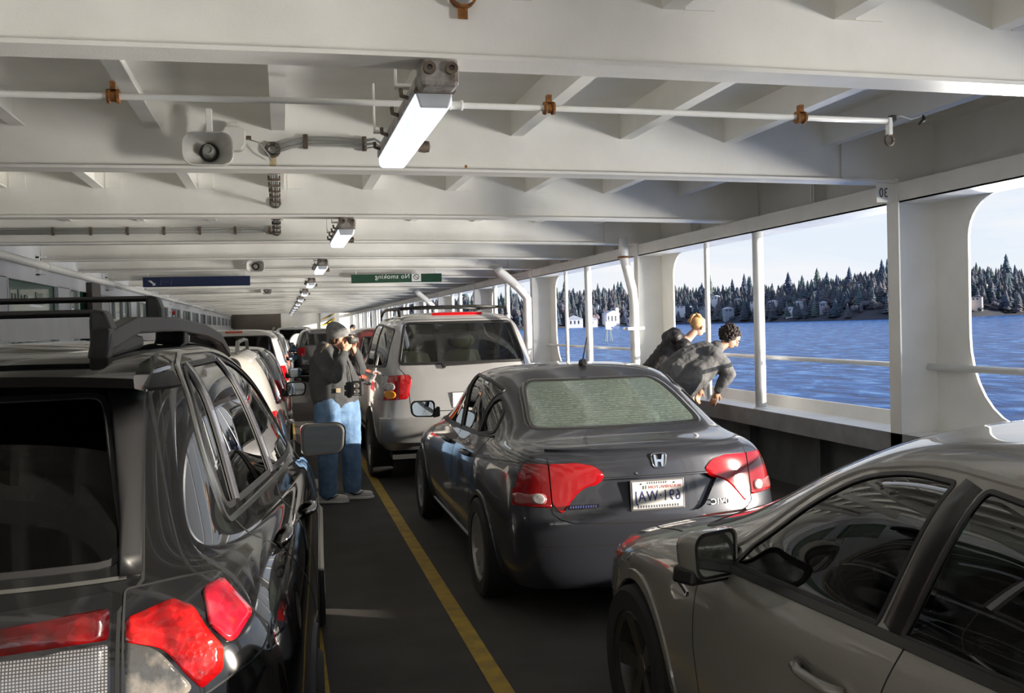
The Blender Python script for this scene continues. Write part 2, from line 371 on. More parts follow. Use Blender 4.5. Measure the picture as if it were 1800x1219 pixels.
# fluorescent light fixtures
M_TUBE = mat('lit_diffuser', (.9,.93,1), .3, emit=(.80,.88,1), estr=1.05)
M_DIFF = noisy('diffuser_frost', (.55,.6,.66), (.7,.72,.76), 5, .3)
def make_lamp():
    t = thing('ceiling_light', 'x', 'light')
    Lh = .82                                    # half length; origin at fixture centre, bottom of diffuser z=0
    mb = MB().prism([(-.085,.06),(-.085,.10),(-.065,.15),(.065,.15),(.085,.10),(.085,.06)], 'y', -Lh-.02, Lh+.02)
    mb.build('housing', noisy('fixture_grey', (.20,.17,.15), (.42,.40,.38), 14, .55, .3, 50), t, bevel=.006)
    # diffuser trough with rounded section
    pr = [(-.078,.062)]+[(-.078+.022*(1-math.cos(a)), .03-.03*math.sin(a)+.0) for a in [PI/2*k/5 for k in range(6)]]
    pr += [(-x,z) for x, z in reversed(pr)]
    MB().prism(pr, 'y', -Lh+.03, Lh).build('diffuser', M_TUBE, t, auto=40)
    # end frame near side, with tapering lit lens end
    MB().box((-.088,-Lh-.04,.055),(.088,-Lh+.02,.075)).build('end_rim', M_BRASS, t, bevel=.008)
    MB().prism([(-.06,.0),(.06,.0),(.078,.06),(-.078,.06)], 'y', -Lh-.0, -Lh+.03).build('lens_end', M_DIFF, t, bevel=.006)
    # cast end box with cable glands and bolts
    mb = MB().box((-.08,-Lh-.16,.05),(.08,-Lh-.02,.17))
    mb.build('end_box', M_MAT_END, t, bevel=.02)
    for x in (-.045,.045):
        MB().lathe([(0,.026),(-.02,.026),(-.02,.012),(.0,.012)], (x,-Lh-.16,.12), 'y', 14).build('cable_gland', M_BRASS, t, auto=40)
    for y in (-Lh*.75,-.25,Lh*.3,Lh*.8):
        MB().tube([(-.085,y,.08),(-.115,y,.09),(-.118,y,.12)], .010, 8).build('latch', M_BRASS, t, smooth=True)
    for y in (-.5,.55):
        MB().box((-.13,y-.03,.15),(.13,y+.03,.165)).box((-.13,y-.02,.15),(-.12,y+.02,.42)).box((.12,y-.02,.15),(.13,y+.02,.42)).build('mounting_bracket', M_PIPE, t, bevel=.004)
    mb = MB().lathe([(0,.0),(0,.028),(.03,.034),(.06,.030),(.07,.0)], (.10,.45,.06), 'x', 16); mb.build('knob', M_BRASS, t, auto=40)
    return t
M_MAT_END = noisy('cast_end_box', (.36,.34,.32), (.14,.11,.09), 18, .5, .4, 60)
lamp0 = make_lamp()
LY = [5.0]+[5.0+5.85*k for k in range(1, 12)]
ln = ['large lit fluorescent fixture between the nearest two beams, right above the walkway', 'second lit fluorescent fixture down the deckhead, behind the nearest one',
      'third lit fluorescent fixture down the deckhead, level with the small horn speaker', 'fourth lit fluorescent fixture, just before the blue and green signs', 'fifth fixture down the deckhead, just beyond the signs']
for i, y in enumerate(LY):
    o = lamp0 if i == 0 else copy_tree(lamp0)
    o.location = (.66,y,2.66); o['label'] = ln[i] if i < 5 else 'small distant lit fixture, number %s in the row receding under the deckhead' % ['six','seven','eight','nine','ten','eleven','twelve'][i-5]
    o['group'] = 'fluorescent fixtures along the deckhead'
# horn speakers
M_HORN = noisy('horn_plastic', (.62,.61,.57), (.70,.69,.65), 6, .45)
def make_horn():
    t = thing('horn_speaker', 'x', 'speaker')
    def rr(w, h, r, y):
        pts = []
        for cx, cz, a0 in ((w-r,h-r,0),(-w+r,h-r,90),(-w+r,-h+r,180),(w-r,-h+r,270)):
            for k in range(7):
                a = R(a0+15*k); pts.append((cx+r*math.cos(a), y, cz+r*math.sin(a)))
        return pts
    secs = [(.155,.108,.075,0),(.158,.111,.078,.012),(.145,.10,.075,.03),(.105,.085,.07,.10),(.075,.07,.065,.16)]
    mb = MB()
    rings = [rr(*s_) for s_ in secs]+[rr(.062,.062,.06,.15),rr(.09,.072,.06,.10),rr(.135,.09,.068,.03),rr(.147,.10,.07,.002)]
    n = len(rings[0])
    for q in rings: mb.v += q
    for i in range(len(rings)-1):
        for k in range(n): mb.f.append((i*n+k, i*n+(k+1)%n, (i+1)*n+(k+1)%n, (i+1)*n+k))
    for k in range(n): mb.f.append(((len(rings)-1)*n+k, (len(rings)-1)*n+(k+1)%n, (k+1)%n, k))
    mb.build('horn', M_HORN, t, auto=50)
    MB().lathe([(.155,0),(.155,.066),(.22,.07),(.28,.055),(.28,0)], (0,0,0), 'y', 24).build('driver', M_HORN, t, auto=40)
    MB().lathe([(.15,.045),(.06,.036),(.035,.034),(.03,.024),(.04,.022),(.04,0)], (0,0,0), 'y', 24).build('reflector_cone', mat('horn_grey',(.30,.29,.27),.5), t, auto=40)
    MB().lathe([(.149,.062),(.149,0)], (0,0,0), 'y', 24).build('throat', mat('horn_throat',(.05,.045,.04),.7), t)
    MB().box((-.02,.2,.04),(.02,.26,.30)).build('bracket', M_PIPE, t, bevel=.004)
    return t
h0 = make_horn()
hl = [(-.42,6.62,2.90,'cream horn loudspeaker hanging on the second beam near the camera'), (-.42,18.4,2.88,'small cream horn loudspeaker down the deck, left of the third light fixture'),
      (-.40,30.1,2.88,'tiny distant horn loudspeaker under the deckhead beyond the hanging signs')]
for i, (x, y, z, l) in enumerate(hl):
    o = h0 if i == 0 else copy_tree(h0); o.location = (x,y,z); o['label'] = l; o['group'] = 'horn loudspeakers on the beams'
# junction box on beam 2
t = thing('junction_box', 'white round-cornered junction box with cables on the beam above the horn loudspeaker', 'junction box', (-.27,6.98,3.02))
MB().prism([(-.07,-.06),(-.03,-.085),(.05,-.08),(.075,-.04),(.08,.05),(.04,.08),(-.05,.08),(-.078,.04)], 'y', -.09, 0).build('box_body', M_HORN, t, bevel=.01)
MB().box((-.03,-.07,.07),(.03,-.02,.11)).build('mounting_tab', M_HORN, t, bevel=.004)
for x in (-.09,.09): MB().lathe([(-.022,.014),(.022,.014)], (x,-.045,.01), 'x', 10).tube([(x-.02,-.045,.01),(x+.02,-.045,.01)],.010,8).build('cable_gland', M_BRASS, t)
MB().tube([(-.11,-.05,0),(-.15,-.06,-.02),(-.19,-.09,-.09),(-.2,-.2,-.12)], .005, 6).tube([(.09,-.05,0),(.16,-.05,-.02),(.22,-.05,-.10),(.24,0,-.13)], .005, 6).build('cable', M_CABLE, t, smooth=True)
# cable bundles: along beam 2 to the light, and through the beams
def bundle(name, path, label, cl, n=5, r=.006, spread=(0,0,1), cw=.05, grp='grey cable bundles on the deckhead', axis='x'):
    t = thing(name, label, 'cables', path[0], group=grp); inv = Matrix.Translation(-t.location)
    mb = MB()
    for k in range(n):
        s_ = (k-(n-1)/2)*.014
        mb.tube([(p[0]+(s_ if axis == 'y' else 0), p[1], p[2]+(s_ if axis == 'x' else 0)+.004*math.sin(3*k+i)) for i, p in enumerate(path)], r, 6)
    mb.build('cable', M_CABLE, t, smooth=True).matrix_parent_inverse = inv
    for p in cl:
        if axis == 'x': q = MB().box((p[0]-.016,p[1]-.02,p[2]-cw),(p[0]+.016,p[1]+.01,p[2]+cw))
        else: q = MB().box((p[0]-cw,p[1]-.012,p[2]-.02),(p[0]+cw,p[1]+.012,p[2]+.02))
        q.build('cable_clamp', M_BRASS, t, bevel=.005).matrix_parent_inverse = inv
    return t
yb2 = BY[7]-.02
bundle('cable_bundle', [(.0,yb2-.02,2.97),(.10,yb2-.02,3.0),(.2,yb2-.02,3.02),(.42,yb2-.02,3.02),(.6,yb2-.03,3.01),(.66,yb2-.15,3.0),(.70,yb2-.6,2.86)], 'grey cable bundle strapped along the second beam, leading to the nearest light', [(.2,yb2-.02,3.02),(.60,yb2-.02,3.01)])
bundle('cable_bundle', [(-.02,BY[7]+.15,2.93),(-.02,BY[8]-.01,2.93)], 'short cable bundle running through the beams left of centre, behind the second beam', [(-.02,BY[7]+.35+.35*k,2.93) for k in range(7)], axis='y')
bundle('cable_bundle', [(-.02,BY[8]+.15,2.93),(-.02,BY[9]-.01,2.93)], 'cable bundle dropping between the third and fourth beams left of centre', [(-.02,BY[8]+.5+.5*k,2.93) for k in range(5)], axis='y')
yb4 = BY[9]-.02
bundle('cable_bundle', [(XL+.1,yb4-.02,2.98),(-1.5,yb4-.02,2.98),(-.2,yb4-.02,2.98),(0,yb4-.02,3.02)], 'long cable run with many clamps along the fourth beam at the left', [(-2.62+.42*k,yb4-.02,2.98) for k in range(7)], n=6)
for k, x in ((7,-.02),(8,-.02),(9,-.02),(6,1.72)):
    y = BY[k]; z = 2.965 if k != 6 else 3.02
    mb = MB().lathe([(-.03,.045),(-.03,.052),(.0,.055),(.02,.052),(.02,.03),(-.03,.03)], (x,y-.02,z), 'y', 18)
    if k == 6: continue
    o = mb.build('cable_grommet', M_BRASS, auto=40)
    tag(o, 'dark bronze ring where cables pass through the %s beam' % {7:'second',8:'third',9:'fourth'}[k], 'grommet', 'cable rings in the beams')
t = thing('cable_bundle', 'cluster of cables with a rusty collar dropping at the top of the nearest beam', 'cables', (.77,4.0,3.10), group='grey cable bundles on the deckhead')
mb = MB()
for k in range(5): mb.tube([(-.03+.016*k,-.02,.0),(-.03+.016*k,-.35,.02)], .009, 6)
mb.build('cable', M_CABLE, t, smooth=True)
MB().lathe([(-.02,.05),(-.02,.06),(.02,.06),(.02,.05)], (0,0.06,-.0), 'y', 18).build('collar', M_RUST, t, auto=40)
MB().box((-.02,.068,-.10),(.02,.075,-.04)).build('rust_streak', M_RUST, t)
# rust marks on the second beam
for nm, x, z, w, h, l in (('rust_streak',-.02,2.885,.030,.07,'orange rust streak on the second beam below the dark cable ring'),('rust_spot',1.32,2.865,.012,.016,'small orange rust spot on the second beam right of the nearest light')):
    q = [(x+w*(.6+.4*random.random())*math.cos(a), z+h*(.6+.4*random.random())*math.sin(a)) for a in [2*PI*k/14 for k in range(14)]]
    o = MB().prism(q, 'y', BY[7]-.0125, BY[7]-.0085).build(nm, M_RUST if nm == 'rust_spot' else noisy('rust_stain',(.50,.38,.20),(.66,.58,.42),20,.7)); tag(o, l, 'rust')
# hanging signs
M_BLUE = mat('sign_blue', (.010,.022,.08), .4); M_SGREEN = mat('sign_green', (.006,.05,.022), .4); M_SWHITE = mat('sign_white', (.75,.75,.73), .5)
ys = BY[7]+PITCH*5-.35
t = thing('hanging_sign', 'long dark blue sign with a white arrow hanging from the deckhead at left', 'sign', (-1.6,ys,2.76))
MB().box((-1.10,-.02,-.10),(1.0,.02,.10)).build('sign_panel', M_BLUE, t, bevel=.004)
MB().prism([(-1.0,.03),(-.93,.03),(-.88,-.03),(-.86,-.01),(-.86,-.07),(-.92,-.07),(-.90,-.05),(-.96,.0)], 'y', -.026, -.0205).build('arrow', M_SWHITE, t)
q = MB()
for p in [(-.75,0),(-.55,0)]: q.tube([(p[0]-.012,-.024,-.06),(p[0]+.012,-.024,.06)], .006, 6)
q.tube([(-.70,-.024,0),(-.6,-.024,0)], .008, 6).build('emblem', mat('faded_blue_mark',(.08,.10,.22),.5), t)
text_obj('lettering', 'Parking', .10, mat('faded_blue_mark',(.08,.10,.22),.5), t, (.30,-.023,0)) if False else None
for x in (-1.0,.9): MB().tube([(x,0,.1),(x,0,.5)], .01, 6).build('hanger_rod', M_PIPE, t, smooth=True)
t = thing('hanging_sign', 'long dark green sign with white lettering and a round emblem hanging right of centre', 'sign', (2.42,ys,2.76))
MB().box((-.95,-.02,-.09),(.98,.02,.09)).build('sign_panel', M_SGREEN, t, bevel=.004)
text_obj('lettering', 'No smoking', .135, M_SWHITE, t, (-.08,-.023,.035))
MB().box((.33,-.026,-.075),(.53,-.0205,.088)).build('emblem_panel', M_SWHITE, t)
MB().tube([(.43+.055*math.cos(a),-.028,.02+.055*math.sin(a)) for a in [2*PI*k/20 for k in range(21)]], .007, 6).tube([(.39,-.028,.055),(.47,-.028,-.015)],.006,6).build('emblem', M_SGREEN, t)
for x in (-.85,.85): MB().tube([(x,0,.09),(x,0,.5)], .01, 6).build('hanger_rod', M_PIPE, t, smooth=True)
# left wall pipe
t = thing('wall_pipe', 'thick white pipe running along the top of the left casing wall', 'pipe', (XL+.12,10,2.74)); inv = Matrix.Translation(-t.location)
o = MB().tube([(XL+.12,Y0+.5,2.74),(XL+.12,30,2.74),(XL+.12,70,2.74)], .055, 16).build('pipe_run', M_PIPE, t, smooth=True); o.matrix_parent_inverse = inv
for k in range(8):
    y = 9.7+PITCH*2*k/1.0
    o = MB().box((XL,y-.02,2.60),(XL+.05,y+.02,2.90)).box((XL,y-.02,2.86),(XL+.14,y+.02,2.88)).box((XL,y-.02,2.61),(XL+.14,y+.02,2.63)).lathe([(-.03,.055),(-.03,.068),(.03,.068),(.03,.055)], (XL+.12,y+.08,2.74), 'y', 16)
    o = o.build('pipe_bracket', M_PIPE, t, auto=40); o.matrix_parent_inverse = inv
o = MB().box((XL+.002,19.3,2.08),(XL+.10,20.2,2.68)).build('equipment_cabinet', mat('brown_cabinet',(.045,.035,.03),.5), bevel=.01)
tag(o, 'narrow dark brown cabinet on the left casing wall between green panels', 'cabinet')
t = thing('round_alarm', 'small red alarm lamp on the left casing wall far down the deck', 'alarm', (XL+.12,33,2.35))
MB().ico((0,0,0), .07, 2).build('alarm_lens', mat('alarm_red',(.45,.01,.02),.3), t, smooth=True); MB().box((-.12,-.05,-.05),(-.03,.05,.05)).build('alarm_base', M_PIPE, t, bevel=.01)
# lettering on green glass and numbers on pillars
M_MK = mat('frame_number_grey', (.10,.10,.10), .6)
t = thing('frame_number', 'stencilled grey mirrored number 30 on the nearest pillar top', 'number', (XI-.10,6.98,2.68))
text_obj('digits', '30', .105, M_MK, t, (0,-.0,0), rot=(PI/2,0,0), sx=.7)
MB().box((-.06,.002,-.07),(.09,.012,.10)).build('number_plate', M_WHITE, t)
for (x, y, tx, l) in ((.60,BY[8]-.011,'17','second'), (-2.55,BY[9]-.011,'18','fourth')):
    pass
t = thing('window_lettering', 'faint white mirrored letters on the green panel at the left edge', 'lettering', (XL-.05,14.8,2.28))
text_obj('letters', 'I  adults', .26, mat('faded_white',(.35,.42,.38),.5), t, (0,0,0), rot=(PI/2,0,PI/2), mirror=True, sx=2.2)
# ------------------------------------------------ the water and the far shore (the boat heels slightly: rotated about Y)
HEEL = R(-.36)
SEAZ = -6.0
HM = Matrix.Rotation(HEEL, 4, 'Y')
m = mat('sea_water', (.006,.075,.26), .24, spec=.10, ior=1.33); n = m.node_tree; b = n.nodes['Principled BSDF']
t = n.nodes.new('ShaderNodeTexCoord'); mp = n.nodes.new('ShaderNodeMapping'); mp.inputs['Rotation'].default_value = (0,0,R(20)); mp.inputs['Scale'].default_value = (1,1,1)
l = n.links.new; l(t.outputs['Object'], mp.inputs[0])
w1 = n.nodes.new('ShaderNodeTexNoise'); w1.inputs['Scale'].default_value = .16; w1.inputs['Detail'].default_value = 9; w1.inputs['Roughness'].default_value = .62; w1.inputs['Distortion'].default_value = .6
mp2 = n.nodes.new('ShaderNodeMapping'); mp2.inputs['Rotation'].default_value = (0,0,R(28)); mp2.inputs['Scale'].default_value = (2.2,1,1)
l(t.outputs['Object'], mp2.inputs[0]); l(mp2.outputs[0], w1.inputs[0])
bp = n.nodes.new('ShaderNodeBump'); bp.inputs['Strength'].default_value = 1; bp.inputs['Distance'].default_value = 2.6
l(w1.outputs[0], bp.inputs['Height']); l(bp.outputs[0], b.inputs['Normal'])
rp = n.nodes.new('ShaderNodeValToRGB'); l(w1.outputs[0], rp.inputs[0]); e = rp.color_ramp.elements
e[0].position = .36; e[0].color = (.004,.040,.17,1); e[1].position = .68; e[1].color = (.16,.38,.76,1)  # wave highlights and dark troughs are put into the base colour
q = rp.color_ramp.elements.new(.50); q.color = (.010,.115,.40,1); l(rp.outputs[0], b.inputs['Base Color'])
mb = MB(); mb.add([(5.6,-3000,SEAZ),(4000,-3000,SEAZ),(4000,4000,SEAZ),(5.6,4000,SEAZ)], [(0,1,2,3)])
sea = mb.build('sea', m); sea.matrix_world = HM
tag(sea, 'choppy blue sea seen through the window openings', 'water', kind='stuff')
# shoreline: polar outline around the boat
def shore_r(a): return 880+60*math.sin(a*7)+40*math.sin(a*17+1)-160*max(0, (R(22)-a))
def hill_h(a, d):
    base = 33+6*math.sin(a*9+.5)+3.5*math.sin(a*23)-9*max(0,(R(24)-a)/R(10))
    base -= 22*max(0, min(1, (a-R(36))/R(5)))*.45
    return base*(1-math.exp(-max(0,d)/95.0))
def spt(a, d, dz=0):
    r = shore_r(a)+d; return Vector((r*math.sin(a), r*math.cos(a), SEAZ+hill_h(a,d)+dz+.4))
mb = MB(); na, nd = 150, 14; A0, A1 = R(4), R(62)
for i in range(na):
    a = A0+(A1-A0)*i/(na-1)
    for j in range(nd):
        d = [0,2,8,18,32,50,72,100,135,180,235,300,400,520][j]; mb.v.append(spt(a, d, random.uniform(-1,1) if j else -1))
for i in range(na-1):
    for j in range(nd-1): k = i*nd+j; mb.f.append((k,k+1,k+nd+1,k+nd))
M_HILL = noisy('shore_ground', (.034,.042,.056), (.060,.056,.066), .05, .9, .0, lo=.4, hi=.62)
o = mb.build('hillside', M_HILL, smooth=True); o.matrix_world = HM; tag(o, 'dark wooded hillside rising behind the far shoreline', 'hill')
cols = [('hazed_conifer_a',(.040,.064,.088)),('hazed_conifer_b',(.054,.084,.092)),('hazed_conifer_c',(.074,.102,.096)),('hazed_conifer_d',(.040,.056,.094))]  # bluish tint of distance haze is put into the conifer base colours
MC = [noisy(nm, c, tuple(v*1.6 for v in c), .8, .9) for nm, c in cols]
MD = [noisy('bare_tree_a', (.24,.18,.19), (.15,.12,.15), 1.5, .9), noisy('bare_tree_b', (.10,.08,.08), (.15,.12,.10), 1.5, .9)]
M_TRUNK = mat('trunk_brown', (.05,.035,.03), .9)
def conifer_mesh(seed, h=1.0):
    rnd = random.Random(seed); mb = MB(); n = 9; z = .08; k = 0
    tiers = 9
    for i in range(tiers):
        z0 = .06+.88*i/tiers; z1 = min(1, z0+.22); r = (.20-.0*i)*(1-(i/tiers)**1.15)+.02
        ph = rnd.random()*6
        ring = [Vector((r*(1+.45*(rnd.random()-.5))*math.cos(ph+2*PI*q/n), r*(1+.45*(rnd.random()-.5))*math.sin(ph+2*PI*q/n), z0+.03*rnd.random())) for q in range(n)]
        mb.add(ring+[Vector((0,0,z1))], [(q,(q+1)%n,n) for q in range(n)])
    me = bpy.data.meshes.new('crown'); me.from_pydata([tuple(v) for v in mb.v], [], mb.f); return me
def crown_mesh(seed, sc=(.34,.34,.40), cz=.58):
    mb = MB(); rnd = random.Random(seed)
    for k in range(7):
        a = rnd.random()*6.28; mb.ico((.16*math.cos(a), .16*math.sin(a), cz+.22*(rnd.random()-.5)), .22, 1, noise=.35, seed=seed+k)
    me = bpy.data.meshes.new('crown'); me.from_pydata([tuple(v) for v in mb.v], [], mb.f); return me
CM = [conifer_mesh(k) for k in range(5)]; DM = [crown_mesh(40+k) for k in range(4)]
tm = bpy.data.meshes.new('trunk'); q = MB().tube([(0,0,-.05),(0,0,.3)], .02, 6); tm.from_pydata([tuple(v) for v in q.v], [], q.f); tm.materials.append(M_TRUNK)
CMM = []
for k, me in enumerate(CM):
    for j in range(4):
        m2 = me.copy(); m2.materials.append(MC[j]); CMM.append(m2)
DMM = []
for k, me in enumerate(DM):
    for j in range(2):
        m2 = me.copy(); m2.materials.append(MD[j]); DMM.append(m2)
rnd = random.Random(11)
def place(mesh, nm, p, h, w, rz):
    o = bpy.data.objects.new(nm, mesh); COL.objects.link(o)
    o.matrix_world = HM @ Matrix.Translation(p) @ Matrix.Rotation(rz,4,'Z') @ Matrix.Diagonal((h*w,h*w,h,1)); return o
# skyline conifers (individual), bare trees near the water (individual)
for k in range(180):
    a = R(10)+(R(45)-R(10))*(k+rnd.random()*.9)/180; d = rnd.uniform(90,200)
    h = rnd.choice([13,16,20,25,17])*rnd.uniform(.7,1.2)*(1+.22*math.sin(k*.37)*math.sin(k*.11+1))
    if rnd.random() < .08: h *= 1.35
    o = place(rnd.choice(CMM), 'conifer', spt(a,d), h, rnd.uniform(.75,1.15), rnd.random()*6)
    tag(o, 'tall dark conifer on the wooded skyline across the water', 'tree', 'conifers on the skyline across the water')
for k in range(110):
    a = R(10)+(R(45)-R(10))*(k+rnd.random()*.9)/110; d = rnd.uniform(3,70)
    if rnd.random() < .45:
        o = place(rnd.choice(DMM), 'bare_tree', spt(a,d), rnd.uniform(7,12), rnd.uniform(.9,1.3), rnd.random()*6)
        tag(o, 'rounded leafless brownish tree near the far waterline', 'tree', 'leafless trees near the far waterline')
    else:
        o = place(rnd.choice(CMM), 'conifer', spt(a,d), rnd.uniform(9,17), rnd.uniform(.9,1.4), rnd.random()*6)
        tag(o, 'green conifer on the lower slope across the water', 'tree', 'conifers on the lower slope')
# the rest of the wood: one object, uncountable
mb = MB(); vt = []
allm = CM+DM
for k in range(3600):
    a = R(5)+(R(60)-R(5))*rnd.random(); d = 2+rnd.random()**.9*215
    me = rnd.choice(CM) if rnd.random() < .72 else rnd.choice(DM)
    h = rnd.uniform(9,18) if me in CM else rnd.uniform(5,9); w = rnd.uniform(.8,1.5); p = spt(a,d); ph = rnd.random()*6; cs, sn = math.cos(ph)*h*w, math.sin(ph)*h*w
    off = len(mb.v)
    mb.v += [(p.x+cs*v.co.x-sn*v.co.y, p.y+sn*v.co.x+cs*v.co.y, p.z+h*v.co.z) for v in me.vertices]
    mb.f += [tuple(i+off for i in f.vertices) for f in me.polygons]
me = bpy.data.meshes.new('woodland'); me.from_pydata(mb.v, [], mb.f)
mw = noisy('hazed_woodland', (.048,.070,.088), (.125,.118,.135), .045, .9, lo=.42, hi=.6); me.materials.append(mw)  # woodland colour also carries the blue of distance haze
o = bpy.data.objects.new('woodland', me); COL.objects.link(o); o.matrix_world = HM; tag(o, 'dense mixed woodland covering the hillside across the water', 'forest', kind='stuff')
# houses
MH = [mat('house_white',(.75,.76,.80),.7), mat('house_grey',(.30,.33,.38),.7), mat('house_tan',(.45,.38,.34),.7)]
MRf = [mat('roof_grey',(.10,.11,.14),.8), mat('roof_brown',(.12,.09,.09),.8), mat('roof_pale',(.5,.52,.58),.6)]
MWn = mat('house_window',(.03,.04,.06),.2)
def house(a, d, w, dp, h, mi, ri, label, lift=6, name='house'):
    p = spt(a, d, lift)
    r = thing(name, label, 'house' if name == 'house' else 'building', (0,0,0), group='pale houses among the trees across the water')
    MB().box((-w/2,-dp/2,-14),(w/2,dp/2,h)).build('walls', MH[mi], r)
    MB().prism([(-w/2-.5,h),(w/2+.5,h),(0,h+w*.22)], 'y', -dp/2-.5, dp/2+.5).build('roof', MRf[ri], r)
    for k in range(max(2,int(w/4))): MB().box((-w/2+1+k*(w-2)/max(2,int(w/4)),-dp/2-.05,h*.35),(-w/2+2.3+k*(w-2)/max(2,int(w/4)),-dp/2,h*.8)).build('window', MWn, r)
    r.matrix_world = HM @ Matrix.Translation(p) @ Matrix.Rotation(-a+rnd.uniform(-.5,.5),4,'Z')
for k in range(44):
    a = R(15)+(R(42)-R(15))*(k+rnd.random()*.8)/44; d = rnd.uniform(8,95)
    house(a, d, rnd.uniform(5,9), 7, rnd.uniform(2.2,4), rnd.choice([0,0,1,2]), rnd.choice([0,1,2]), 'small pale gabled house half hidden in the trees across the water', rnd.uniform(3.5,9))
for a, w, h in ((R(16.6),16,7),(R(17.6),11,6),(R(18.7),13,11),(R(20.2),18,6)):
    house(a, 1, w, 10, h, 0, 2, 'white waterfront building at the waterline seen left of the second pillar', .3, 'waterfront_building')
# channel marker: white-green beacon on piles
p = Vector((330*math.sin(R(18.55)), 330*math.cos(R(18.55)), SEAZ))
t = thing('channel_beacon', 'small pale green beacon on legs standing in the water left of the second pillar', 'beacon')
for x, y in ((-1,-1),(1,-1),(1,1),(-1,1)): MB().tube([(x*1.2,y*1.2,-2),(x*.5,y*.5,4)], .14, 6).build('leg', mat('beacon_leg',(.25,.32,.28),.6), t)
MB().box((-1,-1,4),(1,1,4.3)).build('platform', MH[0], t); MB().box((-.9,-.1,4.3),(.9,.1,6.6)).build('day_board', mat('beacon_green',(.45,.70,.50),.5), t); MB().tube([(0,.3,4.3),(0,.3,7.3)], .2, 8).build('mast', MH[0], t)
t.matrix_world = HM @ Matrix.Translation(p)
# ------------------------------------------------ cars
# local frame: y = 0 at the rear bumper, +y towards the nose, x = 0 centre line, z = 0 ground
XF = [0,.50,.84,.955,.99,1,1,1,1,.995,.955,.80,.46,0]
TS = [0,.10,.24,.42,.56,.70,.86,1]
def ring(w, yr, yf, zk, cr=.24, cf=.40, bow=.05, bowf=.16, fx=1.0, rx=1.0, tp=None):
    """half ring of 14 points; zk = z at columns (0,3,5,7,9,10,13)"""
    zc = np.interp(range(14), (0,3,5,7,9,10,13), zk)
    ya, yb = yr+cr, yf-cf; pts = []
    for j in range(14):
        x = w*XF[j]
        if j >= 10: x *= fx
        elif j <= 3: x *= rx
        elif j == 9: x *= (1+fx)/2
        elif j == 4: x *= (1+rx)/2
        if tp and j <= 7: x *= (1+(tp-1)*[1,1,1,1,.88,.70,.38,.12][j])
        if j == 0: y = yr
        elif j == 1: y = yr+bow*.28
        elif j == 2: y = yr+bow+.25*(cr-bow)
        elif j <= 10: y = ya+(yb-ya)*TS[j-3]
        elif j == 11: y = yf-bowf-.25*(cf-bowf)
        elif j == 12: y = yf-bowf*.28
        else: y = yf
        pts.append((x, y, zc[j]))
    return pts
def car_body(rings, level=3, wheels=(), wr=.36, crease={}):
    """rings bottom to top, last ring lies on x=0; returns bmesh of the smooth skin"""
    bm = bmesh.new(); nr = len(rings); V = {}
    for i, rg in enumerate(rings):
        for j, (x, y, z) in enumerate(rg):
            if j in (0, 13) or i == nr-1:
                v = bm.verts.new((0, y, z)); V[i,j,1] = V[i,j,-1] = v
            else:
                V[i,j,1] = bm.verts.new((x, y, z)); V[i,j,-1] = bm.verts.new((-x, y, z))
    cl = bm.edges.layers.float.new('crease_edge')
    for s in (1,-1):
        for i in range(nr-1):
            for j in range(13):
                q = [V[i,j,s], V[i,j+1,s], V[i+1,j+1,s], V[i+1,j,s]]
                u = []
                for v in q:
                    if v not in u: u.append(v)
                if s < 0: u.reverse()
                if len(u) >= 3:
                    try: bm.faces.new(u)
                    except ValueError: pass
    for (i, ja, jb), c in crease.items():
        for s in (1,-1):
            for j in range(ja, jb):
                e = bm.edges.get((V[i,j,s], V[i,j+1,s]))
                if e: e[cl] = c
    bmesh.ops.recalc_face_normals(bm, faces=bm.faces)
    me = bpy.data.meshes.new('tmp'); bm.to_mesh(me); bm.free()
    o = bpy.data.objects.new('tmp', me); COL.objects.link(o)
    md = o.modifiers.new('s', 'SUBSURF'); md.levels = level; md.render_levels = level
    dg = bpy.context.evaluated_depsgraph_get(); dg.update()
    m2 = bpy.data.meshes.new_from_object(o.evaluated_get(dg)); bpy.data.objects.remove(o)
    bm = bmesh.new(); bm.from_mesh(m2)
    for q in list(bm.edges.layers.float.keys()): bm.edges.layers.float.remove(bm.edges.layers.float[q])
    c = sum((f.calc_center_median() for f in bm.faces), Vector())/len(bm.faces)
    t = max(bm.faces, key=lambda f: f.calc_center_median().z)
    if t.normal.z < 0: bmesh.ops.reverse_faces(bm, faces=bm.faces)
    return bm
# projections: name -> (u axis, v axis, view direction into the body)
def proj(name):
    if name == 'L': return Vector((0,1,0)), Vector((0,0,1)), Vector((1,0,0))     # left side (camera side of right lane)
    if name == 'R': return Vector((0,1,0)), Vector((0,0,1)), Vector((-1,0,0))
    if name == 'B': return Vector((1,0,0)), Vector((0,0,1)), Vector((0,1,0))     # from behind
    if name == 'F': return Vector((1,0,0)), Vector((0,0,1)), Vector((0,-1,0))
    if name == 'T': return Vector((1,0,0)), Vector((0,1,0)), Vector((0,0,-1))
def in_poly(p, poly):
    x, y = p; c = False; j = len(poly)-1
    for i in range(len(poly)):
        xi, yi = poly[i]; xj, yj = poly[j]
        if (yi > y) != (yj > y) and x < (xj-xi)*(y-yi)/(yj-yi)+xi: c = not c
        j = i
    return c
def rounded(poly, r=.05, n=4):
    """round the corners of a 2D polygon; entries may be (x,y) or (x,y,r)"""
    out = []; m = len(poly)
    for i in range(m):
        p = Vector(poly[i][:2]); a = Vector(poly[i-1][:2]); b = Vector(poly[(i+1)%m][:2]); rr = poly[i][2] if len(poly[i]) > 2 else r
        da, db = (a-p), (b-p); k = min(rr, da.length*.45, db.length*.45)
        if k < .004: out.append(tuple(p)); continue
        p0, p1 = p+da.normalized()*k, p+db.normalized()*k
        for q in range(n+1):
            t = q/n; v = p0*(1-t)**2+p*2*t*(1-t)+p1*t*t; out.append((v.x, v.y))
    return out
